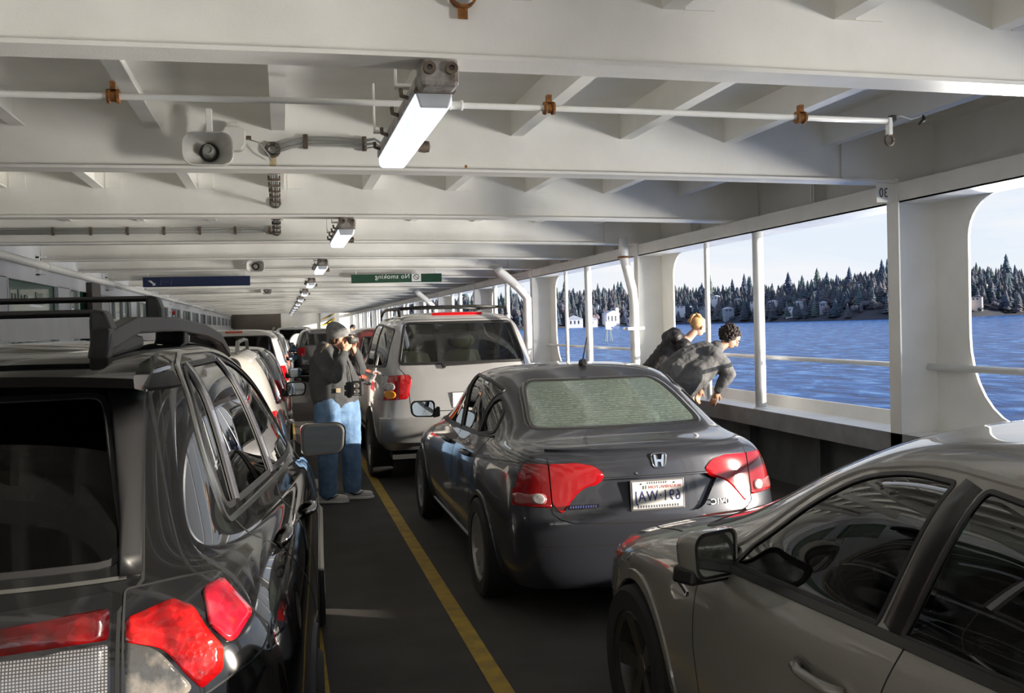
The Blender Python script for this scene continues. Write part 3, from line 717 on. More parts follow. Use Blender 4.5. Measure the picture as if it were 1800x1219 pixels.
def cut(bm, poly, pr, lim=None, exact=True, minf=.12):
    """faces of bm lying inside the polygon seen along pr, edges cut exactly; lim(center)->bool narrows it"""
    U, V_, D = proj(pr); us = [p[0] for p in poly]; vs = [p[1] for p in poly]; pad = .06
    def near(f):
        c = f.calc_center_median(); 
        if f.normal.dot(D) > -minf: return False
        if lim and not lim(c): return False
        u, v = c.dot(U), c.dot(V_)
        return min(us)-pad < u < max(us)+pad and min(vs)-pad < v < max(vs)+pad
    F = [f for f in bm.faces if near(f)]
    if exact:
        for i in range(len(poly)):
            a, b = poly[i], poly[(i+1)%len(poly)]
            pa, pb = Vector(a), Vector(b); d = pb-pa
            if d.length < 1e-5: continue
            nn = (U*(-d.y)+V_*d.x).normalized(); co = U*pa.x+V_*pa.y
            lo, hi = min(pa.x,pb.x)-.03, max(pa.x,pb.x)+.03; lo2, hi2 = min(pa.y,pb.y)-.03, max(pa.y,pb.y)+.03
            G = []
            for f in F:
                if not f.is_valid: continue
                uu = [v.co.dot(U) for v in f.verts]; vv = [v.co.dot(V_) for v in f.verts]
                if max(uu) < lo or min(uu) > hi or max(vv) < lo2 or min(vv) > hi2: continue
                G.append(f)
            if not G: continue
            es = set(e for f in G for e in f.edges); vv = set(v for f in G for v in f.verts)
            ret = bmesh.ops.bisect_plane(bm, geom=list(G)+list(es)+list(vv), plane_co=co, plane_no=nn, dist=1e-5)
            S_ = set(F); 
            for g in ret['geom']:
                if isinstance(g, bmesh.types.BMFace) and g not in S_: F.append(g)
            F = [f for f in F if f.is_valid]
    res = []
    for f in F:
        if not f.is_valid: continue
        c = f.calc_center_median()
        if in_poly((c.dot(U), c.dot(V_)), poly): res.append(f)
    return res
def split_off(bm, faces, name, m, parent, off=0, smooth=True, delete=True, thick=0):
    if not faces: return None
    b2 = bmesh.new(); mp_ = {}
    for f in faces:
        vs = []
        for v in f.verts:
            if v not in mp_: mp_[v] = b2.verts.new(v.co+v.normal*off)
            vs.append(mp_[v])
        try: b2.faces.new(vs)
        except ValueError: pass
    if thick:
        b2.normal_update(); bd = [e for e in b2.edges if e.is_boundary]
        r = bmesh.ops.extrude_edge_only(b2, edges=bd); nv = [g for g in r['geom'] if isinstance(g, bmesh.types.BMVert)]
        for v in nv:
            # push in opposite of nearby face normal
            nb = Vector()
            for e in v.link_edges:
                for w in e.verts:
                    if w is not v: nb += w.normal
            if nb.length > 0: v.co -= nb.normalized()*thick
    me = bpy.data.meshes.new(name); b2.to_mesh(me); b2.free()
    if smooth: me.shade_smooth(); me.set_sharp_from_angle(angle=R(50))
    me.materials.append(m); o = bpy.data.objects.new(name, me); COL.objects.link(o); o.parent = parent
    if delete: bmesh.ops.delete(bm, geom=[f for f in faces if f.is_valid], context='FACES')
    return o
def mesh_obj(bm, name, m, parent, ang=50):
    bmesh.ops.delete(bm, geom=[v for v in bm.verts if not v.link_faces], context='VERTS')
    me = bpy.data.meshes.new(name); bm.to_mesh(me); me.shade_smooth()
    if ang: me.set_sharp_from_angle(angle=R(ang))
    me.materials.append(m); o = bpy.data.objects.new(name, me); COL.objects.link(o); o.parent = parent; return o
def resample(pts, step=.03, closed=False):
    P_ = [Vector(p[:2]) for p in pts]
    if closed: P_.append(P_[0])
    out = []
    for a, b in zip(P_, P_[1:]):
        n = max(1, int((b-a).length/step))
        for k in range(n): out.append(a.lerp(b, k/n))
    if not closed: out.append(P_[-1])
    return out
def strip(bvh, pts, pr, w, name, m, parent, off=.003, h=.004, closed=False, step=.03, far=3, side=None, mb=None):
    """raised band along a 2D polyline projected onto the skin"""
    U, V_, D = proj(pr); P_ = resample(pts, step, closed); hits = []
    for p in P_:
        o = U*p.x+V_*p.y - D*far
        co, nm, _, _ = bvh.ray_cast(o, D, far*2)
        if co is None: hits.append(None); continue
        if nm.dot(D) > 0: nm = -nm
        hits.append((co, nm))
    own = mb is None
    if own: mb = MB()
    n = len(hits); secs = []
    def flush(secs, close=False):
        if len(secs) < 2: return
        o = len(mb.v)
        for s_ in secs: mb.v += [tuple(q) for q in s_]
        c = len(secs)
        for i in range(c if close else c-1):
            a, b = o+4*i, o+4*((i+1)%c)
            for k in range(3): mb.f.append((a+k, a+k+1, b+k+1, b+k))
    allok = all(hits)
    for i in range(n):
        if hits[i] is None: flush(secs); secs = []; continue
        co, nm = hits[i]
        a = hits[(i-1)%n] if (closed or i > 0) else hits[i]; b = hits[(i+1)%n] if (closed or i < n-1) else hits[i]
        pa = a[0] if a else co; pb = b[0] if b else co
        t = pb-pa
        if t.length < 1e-6: continue
        wv = nm.cross(t).normalized()*w/2
        secs.append((co-wv-nm*.001, co-wv*.8+nm*(off+h), co+wv*.8+nm*(off+h), co+wv-nm*.001))
    flush(secs, closed and allok)
    if own: return mb.build(name, m, parent, smooth=False, auto=50) if mb.v else None
    return mb
def bvh_of(bm): return BVHTree.FromBMesh(bm)
def surf(bvh, u, v, pr, far=3):
    U, V_, D = proj(pr); co, nm, _, _ = bvh.ray_cast(U*u+V_*v-D*far, D, far*2)
    if co is None: return None, None
    return co, (nm if nm.dot(D) < 0 else -nm)
def wheel(parent, x, y, r, w, m_rim, side, spokes=10, kind='alloy', rimr=None):
    """side: -1 left, +1 right (which way the outer face looks)"""
    rimr = rimr or r*.66; s = side
    W_ = bpy.data.objects.new('wheel', None); COL.objects.link(W_); W_.parent = parent; W_.location = (x, y, r)
    W_.empty_display_size = .1
    t = MB().lathe([(-s*w/2,rimr),(-s*w/2,r*.93),(-s*w*.42,r*.985),(-s*w*.2,r),(s*w*.2,r),(s*w*.42,r*.985),(s*w/2,r*.93),(s*w*.49,rimr+.012),(s*w*.42,rimr)], (0,0,0), 'x', 40)
    t.build('tyre', M_RUBBER, W_, auto=40)
    m = MB().lathe([(-s*w*.45,rimr),(s*w*.44,rimr+.008),(s*w*.46,rimr),(s*w*.40,rimr-.02),(s*w*.0,rimr-.035),(-s*w*.3,rimr-.04)], (0,0,0), 'x', 40)
    m.build('rim', m_rim, W_, auto=40)
    m = MB().lathe([(s*w*.30,0),(s*w*.30,rimr*.20),(s*w*.20,rimr*.24),(s*w*.0,rimr*.24)], (0,0,0), 'x', 24)
    for k in range(spokes):
        a = 2*PI*k/spokes; ca, sa = math.cos(a), math.sin(a)
        hw0, hw1 = rimr*.11, rimr*(.15 if kind == 'alloy' else .22)*(10/spokes)**.5
        r0, r1 = rimr*.15, rimr-.012
        vs = []
        for (rr, hw, xx) in ((r0,hw0,s*w*.28),(r1,hw1,s*w*.40),(r1,hw1,s*w*.26),(r0,hw0,s*w*.12)):
            for q in (-1,1): vs.append((xx, rr*ca-q*hw*sa, rr*sa+q*hw*ca))
        m.add(vs, [(0,1,3,2),(2,3,5,4),(4,5,7,6),(0,2,4,6),(1,7,5,3),(0,6,7,1)])
    m.build('spokes', m_rim, W_, auto=30)
    MB().lathe([(-s*w*.1,0),(-s*w*.1,rimr-.04)], (0,0,0), 'x', 24).build('brake_disc', mat('brake_dark',(.03,.03,.03),.6), W_)
    return W_
def arch_cut(bm, yc, zc, r, xmin, parent, m_lip, m_in, lipw=.03, lip=True, name='wheel_arch_trim'):
    bv = bvh_of(bm)
    for s, pr in ((-1,'L'),(1,'R')):
        poly = [(yc+r*math.cos(a), zc+r*math.sin(a)) for a in [2*PI*k/28 for k in range(28)]]
        F = cut(bm, poly, pr, lim=lambda c: c.x*s > xmin, minf=-.2)
        bmesh.ops.delete(bm, geom=F, context='FACES')
        arc = [(yc+r*math.cos(a), zc+r*math.sin(a)) for a in [R(-35)+R(250)*k/40 for k in range(41)]]
        arc = [p for p in arc if p[1] > .16]
        strip(bv, arc, pr, lipw, name, m_lip, parent, off=.0, h=.008)
        # dark liner
        mb = MB(); n = 20
        for k in range(n+1):
            a = R(-20)+R(220)*k/n
            for x in (s*(xmin-.10), s*(xmin+.22)): mb.v.append((x, yc+(r+.012)*math.cos(a), zc+(r+.012)*math.sin(a)))
        for k in range(n): mb.f.append((2*k,2*k+1,2*k+3,2*k+2))
        mb.v += [(s*(xmin-.10), yc, zc)]; c = len(mb.v)-1
        for k in range(n): mb.f.append((2*k,2*k+2,c))
        mb.build('wheel_liner', m_in, parent)
def seat(parent, x, y, z, m, w=.48, back=True):
    b = bpy.data.objects.new('seat', None); COL.objects.link(b); b.parent = parent; b.location = (x,y,z)
    MB().ico((0,.22,.10), 1, 3, (w/2,.27,.10)).build('seat_cushion', m, b, smooth=True)
    mb = MB()
    secs = [(-.02,.12,w*.48,.07),(-.06,.30,w*.5,.08),(-.13,.50,w*.46,.07),(-.17,.62,w*.36,.055),(-.18,.64,w*.2,.03)]
    n = 16; vs = []; 
    for (yy, zz, hw, th) in secs:
        for k in range(n):
            a = 2*PI*k/n; c, s_ = math.cos(a), math.sin(a)
            vs.append((hw*math.copysign(abs(c)**.5,c), yy+th*math.copysign(abs(s_)**.6,s_), zz))
    fs = [(i*n+k, i*n+(k+1)%n, (i+1)*n+(k+1)%n, (i+1)*n+k) for i in range(len(secs)-1) for k in range(n)]
    fs.append(tuple(range((len(secs)-1)*n, len(secs)*n)))
    mb.add(vs, fs).build('seat_back', m, b, smooth=True)
    MB().ico((0,-.20,.75), 1, 3, (.13,.055,.095)).tube([(-.05,-.19,.6),(-.05,-.19,.7)],.006,6).tube([(.05,-.19,.6),(.05,-.19,.7)],.006,6).build('headrest', m, b, smooth=True)
    return b
def mirror_unit(parent, x, y, z, s, m_cap, w=.20, h=.14, d=.10, m_low=None, angle=0, mw=M_BLACK):
    """door mirror: root point on the door at (x,y,z), s = outward side"""
    b = bpy.data.objects.new('door_mirror', None); COL.objects.link(b); b.parent = parent; b.location = (x,y,z); b.rotation_euler = (0,0,-s*angle)
    def sec(yy, k, kz):
        pts = []
        for (cx, cz, r, a0) in ((w*.5-.05,h*.5-.045,.045,0),(-w*.5+.035,h*.5-.035,.035,90),(-w*.5+.035,-h*.5+.035,.035,180),(w*.5-.06,-h*.5+.055,.05,270)):
            for q in range(6):
                a = R(a0+18*q); pts.append((s*((cx+r*math.cos(a))*k+w*.5+.045), yy, (cz+r*math.sin(a))*kz+h*.42))
        return pts
    secs = [sec(.0,.97,.97), sec(-.004,1,1), sec(.03,1,1), sec(.07,.93,.9), sec(.10,.75,.7), sec(.12,.4,.4)]
    mb = MB(); n = len(secs[0])
    for q in secs: mb.v += q
    for i in range(len(secs)-1):
        for k in range(n): mb.f.append((i*n+k,i*n+(k+1)%n,(i+1)*n+(k+1)%n,(i+1)*n+k))
    mb.f.append(tuple(range((len(secs)-1)*n, len(secs)*n)))
    mb.build('mirror_shell', m_cap, b, auto=60)
    g = MB(); q = sec(-.001,.86,.84); g.v += q; g.f.append(tuple(range(n))); g.build('mirror_glass', M_MIRROR, b)
    g = MB(); q1, q2 = sec(.001,.97,.97), sec(-.003,.86,.84); g.v += q1+q2
    for k in range(n): g.f.append((k,(k+1)%n,n+(k+1)%n,n+k))
    g.build('mirror_rim', M_BLACK, b)
    g = MB().prism([(0,-.01),(0,.07),(.02,.07),(.06,.03),(w*.5,.045),(w*.55,.02),(.05,-.02)] if s > 0 else [(0,-.01),(0,.07),(-.02,.07),(-.06,.03),(-w*.5,.045),(-w*.55,.02),(-.05,-.02)], 'y', .015, .07)
    g.build('mirror_arm', m_low or mw, b, bevel=.008)
    return b
def handle(bvh, parent, u, v, pr, m, length=.2):
    co, nm = surf(bvh, u, v, pr)
    if co is None: return
    t = Vector((0,1,0)); t = (t-nm*t.dot(nm)).normalized()
    pts = [co-t*length/2+nm*.002, co-t*length*.42+nm*.03, co-t*length*.2+nm*.042, co+t*length*.2+nm*.042, co+t*length*.42+nm*.03, co+t*length/2+nm*.002]
    h = MB().tube(pts, .014, 10, rs=[.016,.016,.014,.014,.016,.016]).build('door_handle', m, parent, smooth=True)
    return h
M_MIRROR = mat('mirror_silver', (.75,.80,.80), .02, metal=1)
def paint(name, c, rough=.22, metal=.0, coat=1, flake=0, spec=.5):
    return mat(name, c, rough, metal, coat, spec=spec)
def glass(name, tint=(.55,.62,.58), trans=.6, haze=None, hazec=(.5,.55,.5), rough=.0, add=.06):
    """car glass: part see-through, part reflecting by Fresnel, optional dusty film"""
    if name in MAT: return MAT[name]
    m = bpy.data.materials.new(name); m.use_nodes = True; MAT[name] = m; n = m.node_tree; n.nodes.clear(); l = n.links.new
    o = n.nodes.new('ShaderNodeOutputMaterial'); tr = n.nodes.new('ShaderNodeBsdfTransparent'); gl = n.nodes.new('ShaderNodeBsdfGlossy'); fr = n.nodes.new('ShaderNodeFresnel')
    tr.inputs[0].default_value = tuple(c*trans for c in tint)+(1,); gl.inputs['Roughness'].default_value = rough; gl.inputs[0].default_value = (1,1,1,1)
    fr.inputs[0].default_value = 1.55
    mx = n.nodes.new('ShaderNodeMixShader'); mt = n.nodes.new('ShaderNodeMath'); mt.operation = 'MULTIPLY_ADD'; mt.inputs[1].default_value = 1.0; mt.inputs[2].default_value = add
    l(fr.outputs[0], mt.inputs[0]); l(mt.outputs[0], mx.inputs[0])
    if haze:
        df = n.nodes.new('ShaderNodeBsdfDiffuse'); df.inputs[0].default_value = (*hazec,1)
        m2 = n.nodes.new('ShaderNodeMixShader')
        tc = n.nodes.new('ShaderNodeTexCoord'); mp = n.nodes.new('ShaderNodeMapping'); mp.inputs['Scale'].default_value = haze['sc']
        nz = n.nodes.new('ShaderNodeTexNoise'); nz.inputs['Scale'].default_value = haze['s']; nz.inputs['Detail'].default_value = 6; nz.inputs['Roughness'].default_value = .7
        r = n.nodes.new('ShaderNodeValToRGB'); e = r.color_ramp.elements; e[0].position = haze['lo']; e[1].position = haze['hi']
        a, b_ = haze['a'], haze['b']; e[0].color = (a,a,a,1); e[1].color = (b_,b_,b_,1)
        l(tc.outputs['Object'], mp.inputs[0]); l(mp.outputs[0], nz.inputs[0]); l(nz.outputs[0], r.inputs[0])
        wv = n.nodes.new('ShaderNodeTexWave'); wv.inputs['Scale'].default_value = haze.get('lines', 0) or 1; wv.bands_direction = haze.get('dir','Z')
        wv.inputs['Distortion'].default_value = .15; wv.inputs['Detail'].default_value = 3; wv.inputs['Detail Scale'].default_value = 8
        l(tc.outputs['Object'], wv.inputs[0])
        mm = n.nodes.new('ShaderNodeMath'); mm.operation = 'MULTIPLY_ADD'; l(wv.outputs['Fac'], mm.inputs[0]); mm.inputs[1].default_value = haze.get('la', 0)
        l(r.outputs[0], mm.inputs[2]); l(mm.outputs[0], m2.inputs[0]); l(tr.outputs[0], m2.inputs[1]); l(df.outputs[0], m2.inputs[2]); l(m2.outputs[0], mx.inputs[1])
    else: l(tr.outputs[0], mx.inputs[1])
    l(gl.outputs[0], mx.inputs[2]); l(mx.outputs[0], o.inputs[0]); return m
M_GDARK = glass('privacy_glass', trans=.04, add=-.022)
M_GMID = glass('tinted_glass', (.55,.62,.60), .45)
M_RED = mat('red_lens', (.42,.004,.008), .10, coat=1); M_RED.node_tree.nodes['Principled BSDF'].inputs['Emission Color'].default_value = (1,.02,.02,1)
M_REDD = mat('dark_red_lens', (.16,.003,.005), .10, coat=1)
M_CLEAR = noisy('clear_lamp_lens', (.30,.28,.28), (.60,.58,.58), 40, .12, coat=1)
M_AMBER = mat('amber_lens', (.75,.28,.01), .12, coat=1)
M_SEATB = mat('dark_upholstery', (.015,.015,.017), .8)
M_SEATG = mat('grey_upholstery', (.16,.16,.15), .85)
M_LINER = mat('wheel_well_black', (.008,.008,.008), .9)
def underbody(parent, w, y0, y1, z0=.16, z1=.34):
    return MB().box((-w,y0,z0),(w,y1,z1)).build('underbody', M_LINER, parent)
def plate(parent, loc, txt_top='', txt='', w=.305, h=.152, tilt=0):
    b = MB().box((-w/2-.012,-.004,-h/2-.012),(w/2+.012,.006,h/2+.012)).build('licence_plate', mat('plate_frame',(.30,.29,.30),.3,metal=.6), parent, bevel=.004)
    b.location = loc; b.rotation_euler = (tilt,0,0)
    MB().box((-w/2,-.007,-h/2),(w/2,-.003,h/2)).build('plate_face', mat('plate_white',(.80,.80,.78),.4), b)
    return b
MAT['red_lens'].node_tree.nodes['Principled BSDF'].inputs['Emission Strength'].default_value = 0
def recess(bm, faces, name, m, parent, depth=.03):
    if not faces: return
    b2 = bmesh.new(); mp_ = {}; org = {}
    for f in faces:
        vs = []
        for v in f.verts:
            if v not in mp_:
                n = v.normal.copy(); q = b2.verts.new(v.co-n*depth); mp_[v] = q; org[q] = v.co.copy()
            vs.append(mp_[v])
        try: b2.faces.new(vs)
        except ValueError: pass
    bd = [e for e in b2.edges if e.is_boundary]; top = {}
    for e in bd:
        for v in e.verts:
            if v not in top: top[v] = b2.verts.new(org[v])
    for e in bd:
        a, b = e.verts
        try: b2.faces.new((a, b, top[b], top[a]))
        except ValueError: pass
    bmesh.ops.recalc_face_normals(b2, faces=b2.faces)
    me = bpy.data.meshes.new(name); b2.to_mesh(me); b2.free(); me.shade_smooth(); me.set_sharp_from_angle(angle=R(40)); me.materials.append(m)
    o = bpy.data.objects.new(name, me); COL.objects.link(o); o.parent = parent
    bmesh.ops.delete(bm, geom=[f for f in faces if f.is_valid], context='FACES'); return o
def mir(poly): return [(-p[0],)+tuple(p[1:]) for p in reversed(poly)]
def oval(cx, cz, a, b, n=20, ph=0): return [(cx+a*math.cos(2*PI*k/n+ph), cz+b*math.sin(2*PI*k/n+ph)) for k in range(n)]
def side_windows(bm, bv, t, polys, gm, trim, tm, w=.022, names=None, doorgap=None):
    """polys: list of side-view polygons; cut on both sides"""
    for pr in ('L','R'):
        for p in polys:
            q = rounded(p, .04)
            F = cut(bm, q, pr)
            split_off(bm, F, 'side_window', gm, t, off=-.004)
            strip(bv, q, pr, w, 'window_seal', tm, t, closed=True)
def cabin(t, w, ys, ye, z0, zb, m_in, seats, m_seat):
    """interior: tub, dash, wheel, seats"""
    MB().box((-w,ys,z0),(w,ye,z0+.03)).box((-w,ys,z0),(-w+.05,ye,zb-.06)).box((w-.05,ys,z0),(w,ye,zb-.06)).build('cabin_tub', m_in, t)
    for (x, y, z) in seats: seat(t, x, y, z, m_seat)
def dash(t, w, y, z, m, wheel_x):
    MB().prism([(y-.12,z-.02),(y-.02,z+.035),(y+.32,z+.03),(y+.5,z-.02),(y+.5,z-.3),(y-.02,z-.3)], 'x', -w, w).build('dashboard', m, t, bevel=.02)
    sw = bpy.data.objects.new('steering_wheel', None); COL.objects.link(sw); sw.parent = t; sw.location = (wheel_x,y-.27,z-.03); sw.rotation_euler = (R(65),0,0)
    MB().tube([(.185*math.cos(a),.185*math.sin(a),0) for a in [2*PI*k/28 for k in range(29)]], .015, 8).build('wheel_rim', m, sw, smooth=True)
    MB().ico((0,0,.02),1,2,(.07,.06,.03)).tube([(-.18,0,0),(.18,0,0)],.015,6).tube([(0,0,0),(0,-.18,0)],.015,6).build('wheel_hub', m, sw, smooth=True)

# ---- grey sedan with the licence plate, in front of the camera in the right lane
def suv_rings(L, w, H, belt=1.10, hood=.98, cowl=1.15, wr=.735, wg=.915, yg=.12, yt=.40, ws=2.05, gz=.24, tail=1.12, tp=(None,)*6):
    return [
     ring(w*.90, .14, L-.12, [gz+.06,gz+.02,gz,gz,gz,gz+.02,gz+.04], bow=.06),
     ring(w*.96, .06, L-.04, [gz+.10]*7, bow=.07),
     ring(w*.985,.02, L-.0, [.52,.52,.50,.50,.52,.52,.50], bow=.08),
     ring(w,     .0,  L,     [.70,.70,.70,.70,.70,.68,.66], bow=.08),
     ring(w*.995,.05, L-.01, [.80,.82,.84,.84,.84,.78,.76], bow=.08, rx=.985),
     ring(w*.975,.07, L-.06, [tail-.12,tail-.13,belt-.14,belt-.14,hood-.06,hood-.08,hood-.10], bow=.08, rx=.97),
     ring(w*.95, .10, L-.22, [tail,tail-.01,belt-.02,belt-.03,hood+.02,hood-.01,hood-.02], bow=.08, rx=.96, tp=tp[0]),
     ring(w*.93, .12, L-.65, [tail+.04,tail+.03,belt+.01,belt,hood+.07,hood+.08,hood+.09], cr=.2, bow=.07, bowf=.14, rx=.955, tp=tp[1]),
     ring(w*wg,  yg+.02,L-1.15,[tail+.08,tail+.07,belt+.05,belt+.03,cowl-.02,cowl,cowl+.01], cr=.2, cf=.46, bow=.06, bowf=.2, rx=.955, fx=.95, tp=tp[2]),
     ring(w*(wg+wr)/2+.015,(yg+yt)/2,L-(1.15+ws)/2,[(tail+H)/2]*3+[(belt+H)/2]*4, cr=.2, cf=.40, bow=.06, bowf=.20, rx=.955, fx=.95, tp=tp[3]),
     ring(w*wr,  yt,  L-ws,[H-.10,H-.10,H-.075,H-.07,H-.08,H-.09,H-.075], cr=.18, cf=.28, bow=.05, bowf=.14, rx=.96, fx=.95, tp=tp[4]),
     ring(w*.50, yt+.12,L-ws-.2,[H-.035,H-.03,H-.018,H-.012,H-.018,H-.025,H-.022], cr=.14, cf=.18, bow=.04, bowf=.08),
     ring(.2,    yt+.35,L-ws-.4,[H-.005]*7, cr=.1, cf=.1, bow=.02, bowf=.03)]
def sedan_rings(L, w, H, k=0, hd=0, wt=.76):
    return [
     ring(w*.90, .14, L-.10, [.20,.19,.18,.18,.19,.20,.20], bow=.07),
     ring(w*.965,.06, L-.03, [.28]*7, bow=.08),
     ring(w*.99, .02, L-.0, [.44,.44,.43,.43,.44,.42,.40], bow=.09),
     ring(w,     .0,  L,     [.60,.60,.60,.60,.60,.56,.52], bow=.10),
     ring(w*.995,.03, L-.01, [.67,.69,.72,.72,.70,.64,.60], bow=.10),
     ring(w*.975,.07, L-.07, [.92,.89,.86,.83,.79+hd,.72+hd,.68+hd], bow=.10, rx=.985),
     ring(w*.92, .09, L-.16, [1.005,.975,.95,.915,.865+hd,.78+hd,.73+hd], bow=.10, rx=.96),
     ring(w*.905,.30, L-.62, [1.03,1.0,.975,.945,.915+hd,.87+hd,.865+hd], cr=.2, bow=.06, bowf=.12, rx=.94),
     ring(w*.89,.60, L-1.08,[1.045,1.03,1.00,.965,.965,.985+hd*.7,.995+hd], cr=.24, cf=.46, bow=.07, bowf=.2, rx=.96, fx=.95),
     ring(w*.835,.92, L-1.55+k*.5,[H-.215,H-.23,H-.22,H-.25,H-.23,H-.23,H-.22], cr=.22, cf=.40, bow=.07, bowf=.20, rx=.95, fx=.95),
     ring(w*wt,1.32,L-2.05+k,[H-.07,H-.07,H-.065,H-.058,H-.065,H-.08,H-.055], cr=.20, cf=.26, bow=.06, bowf=.14, rx=.95, fx=.95),
     ring(w*.50, 1.50,L-2.22+k,[H-.018,H-.02,H-.015,H-.01,H-.02,H-.025,H-.022], cr=.16, cf=.18, bow=.04, bowf=.08),
     ring(.2,    1.60,L-2.35+k,[H]*7, cr=.1, cf=.1, bow=.02, bowf=.03)]
def build_sedan():
    t = thing('grey_sedan', 'dark grey sedan with a white licence plate, seen from behind in the right lane', 'car', (2.07,5.30,0), 0)
    MP = noisy('dark_grey_car_paint', (.040,.043,.055), (.046,.049,.062), 300, .30, coat=1, spec=.5)
    MP.node_tree.nodes['Principled BSDF'].inputs['Metallic'].default_value = .35
    Lc, w, H = 4.50, .885, 1.44
    bm = car_body(sedan_rings(Lc, w, H), 3); bv = bvh_of(bm)
    g = glass('rear_dusty_glass', (.62,.72,.64), .7, haze=dict(sc=(.4,1,2.6), s=80, lo=.35, hi=.70, a=.10, b=.42, lines=26, la=.10, dir='Z'), hazec=(.42,.54,.47))
    arch_cut(bm, .93, .315, .345, .5, t, MP, M_LINER, .035)
    arch_cut(bm, 3.63, .315, .345, .5, t, MP, M_LINER, .035)
    bv = bvh_of(bm)
    # rear light clusters (outer on the body, inner on the boot lid), cut before anything else
    inner = [(-.605,.925,.01),(-.46,.93,.01),(-.36,.912,.03),(-.305,.862,.02),(-.36,.822,.03),(-.45,.79,.04),(-.515,.72,.03),(-.565,.655,.02),(-.605,.71,.01)]
    outer = [(-.615,.925,.01),(-.615,.69,.01),(-.865,.70,.02),(-.865,.86,.04),(-.80,.925,.05)]
    for nm, p, m in (('tail_lamp_inner',inner,M_RED),('tail_lamp_outer',outer,M_RED)):
        for q in (p, mir(p)):
            q = rounded(q, .03)
            F = cut(bm, q, 'B', lim=lambda c: c.y < .27, minf=.03)
            o = split_off(bm, F, 'tail_lamp', m if nm == 'tail_lamp_inner' else mat('shaded_red_lens',(.27,.003,.006),.10,coat=1), t, off=.006, thick=.02)  # outer lamps use a darker red; shade on them is put into the colour
            strip(bv, q, 'B', .008, 'lamp_seal', M_BLACK, t, closed=True, off=0, h=.002)
            if nm == 'tail_lamp_outer':
                s = 1 if q[0][0] > 0 else -1
                lb = rounded([(s*.635,.765),(s*.635,.705),(s*.80,.705),(s*.80,.765)], .03)
                mb = MB()
                mb = None
                b3 = car_patch(bv, lb, 'B', .010)
                b3.build('reverse_lamp', mat('smoky_red_lens',(.30,.10,.10),.12,coat=1), o, smooth=True)
                car_patch(bv, oval(s*.675,.735,.032,.028), 'B', .0125).build('reflector_bowl', M_CLEAR, o, smooth=True)
    # glass
    rg = rounded([(-.585,1.075,.06),(-.49,1.345,.10),(.49,1.345,.10),(.585,1.075,.06)], .06)
    F = cut(bm, rg, 'B', lim=lambda c: .2 < c.y < 1.9 and c.z > 1.0, minf=0.0)
    split_off(bm, F, 'rear_window', g, t, off=-.003)
    fit = rounded([(-.655,1.045,.05),(-.565,1.37,.13),(.565,1.37,.13),(.655,1.045,.05)], .06)
    strip(bv, rg, 'B', .05, 'window_border', mat('black_frit',(.02,.02,.02),.15,coat=1), t, closed=True, off=0, h=.002)
    wf = rounded([(-.72,3.38,.1),(-.52,2.42,.1),(.52,2.42,.1),(.72,3.38,.1)], .1)
    F = cut(bm, wf, 'T', lim=lambda c: c.y > 2 and c.z > .98); split_off(bm, F, 'windscreen', M_GMID, t); strip(bv, wf, 'T', .04, 'window_border', M_BLACK, t, closed=True, off=0, h=.002)
    W1 = [(.98,1.035,.03),(1.02,1.14,.10),(1.30,1.30,.12),(1.56,1.335,.02),(1.50,1.0,.02)]
    W2 = [(1.53,1.0,.02),(1.59,1.338,.02),(1.95,1.36,.02),(1.90,.985,.02)]
    W3 = [(1.98,.98,.02),(2.03,1.36,.02),(2.34,1.34,.10),(2.76,1.15,.1),(3.08,.965,.03)]
    W1 = [(.98,1.035,.03),(1.02,1.14,.10),(1.24,1.27,.1),(1.30,1.0,.02)]
    W2 = [(1.335,1.0,.01),(1.275,1.285,.02),(1.56,1.345,.1),(2.00,1.36,.02),(1.93,.985,.02)]
    W3 = [(2.00,.98,.02),(2.07,1.36,.02),(2.34,1.34,.10),(2.80,1.13,.1),(3.08,.965,.03)]
    side_windows(bm, bv, t, [W1,W2,W3], M_GMID, None, M_BLACK, .024)
    # plate recess
    rc = rounded([(-.40,.835,.03),(-.27,.635,.06),(.27,.635,.06),(.40,.835,.03)], .04)
    F = cut(bm, rc, 'B', lim=lambda c: c.y < .3, minf=0)
    recess(bm, F, 'plate_recess', MP, t, .030)
    mesh_obj(bm, 'body', MP, t)
    # seams
    for s in (1,-1):
        q = [(s*.61,.985),(s*.61,.655),(s*.57,.62),(s*.50,.60),(0,.585)]
        strip(bv, q, 'B', .007, 'boot_seam', M_LINER, t, off=0, h=.0015)
    sp = MB()
    for yy, zz, hw in ((.10,1.012,.62),): pass
    strip(bv, [(-.60,.992),(.60,.992)], 'B', .03, 'boot_spoiler', MP, t, off=.004, h=.010)
    strip(bv, [(-.60,.845),(.60,.845)], 'B', .005, 'boot_crease', M_LINER, t, off=0, h=.001)
    strip(bv, [(-.66,.17+.30),(.66,.47)], 'B', .006, 'bumper_crease', M_LINER, t, off=0, h=.001)
    for pr in ('L','R'):
        strip(bv, [(1.98,.96),(1.96,.55),(1.93,.25)], pr, .006, 'door_seam', M_LINER, t, off=0, h=.001)
        strip(bv, [(1.02,1.0),(1.16,.85),(1.26,.62),(1.40,.36),(1.45,.25)], pr, .006, 'door_seam', M_LINER, t, off=0, h=.001)
        strip(bv, [(3.12,.93),(3.10,.6),(3.04,.25)], pr, .006, 'door_seam', M_LINER, t, off=0, h=.001)
        strip(bv, [(.28,.60),(.66,.60)], pr, .006, 'bumper_seam', M_LINER, t, off=0, h=.001)
        strip(bv, [(.96,1.01),(1.9,.972),(3.1,.95)], pr, .02, 'belt_trim', M_BLACK, t, off=.002, h=.006)
        strip(bv, [(1.35,.27),(3.1,.27)], pr, .03, 'sill_trim', mat('sill_grey',(.22,.22,.22),.4), t, off=.002, h=.006)
        for v in (1.42,2.24): handle(bv, t, v, .855, pr, MP, .19)
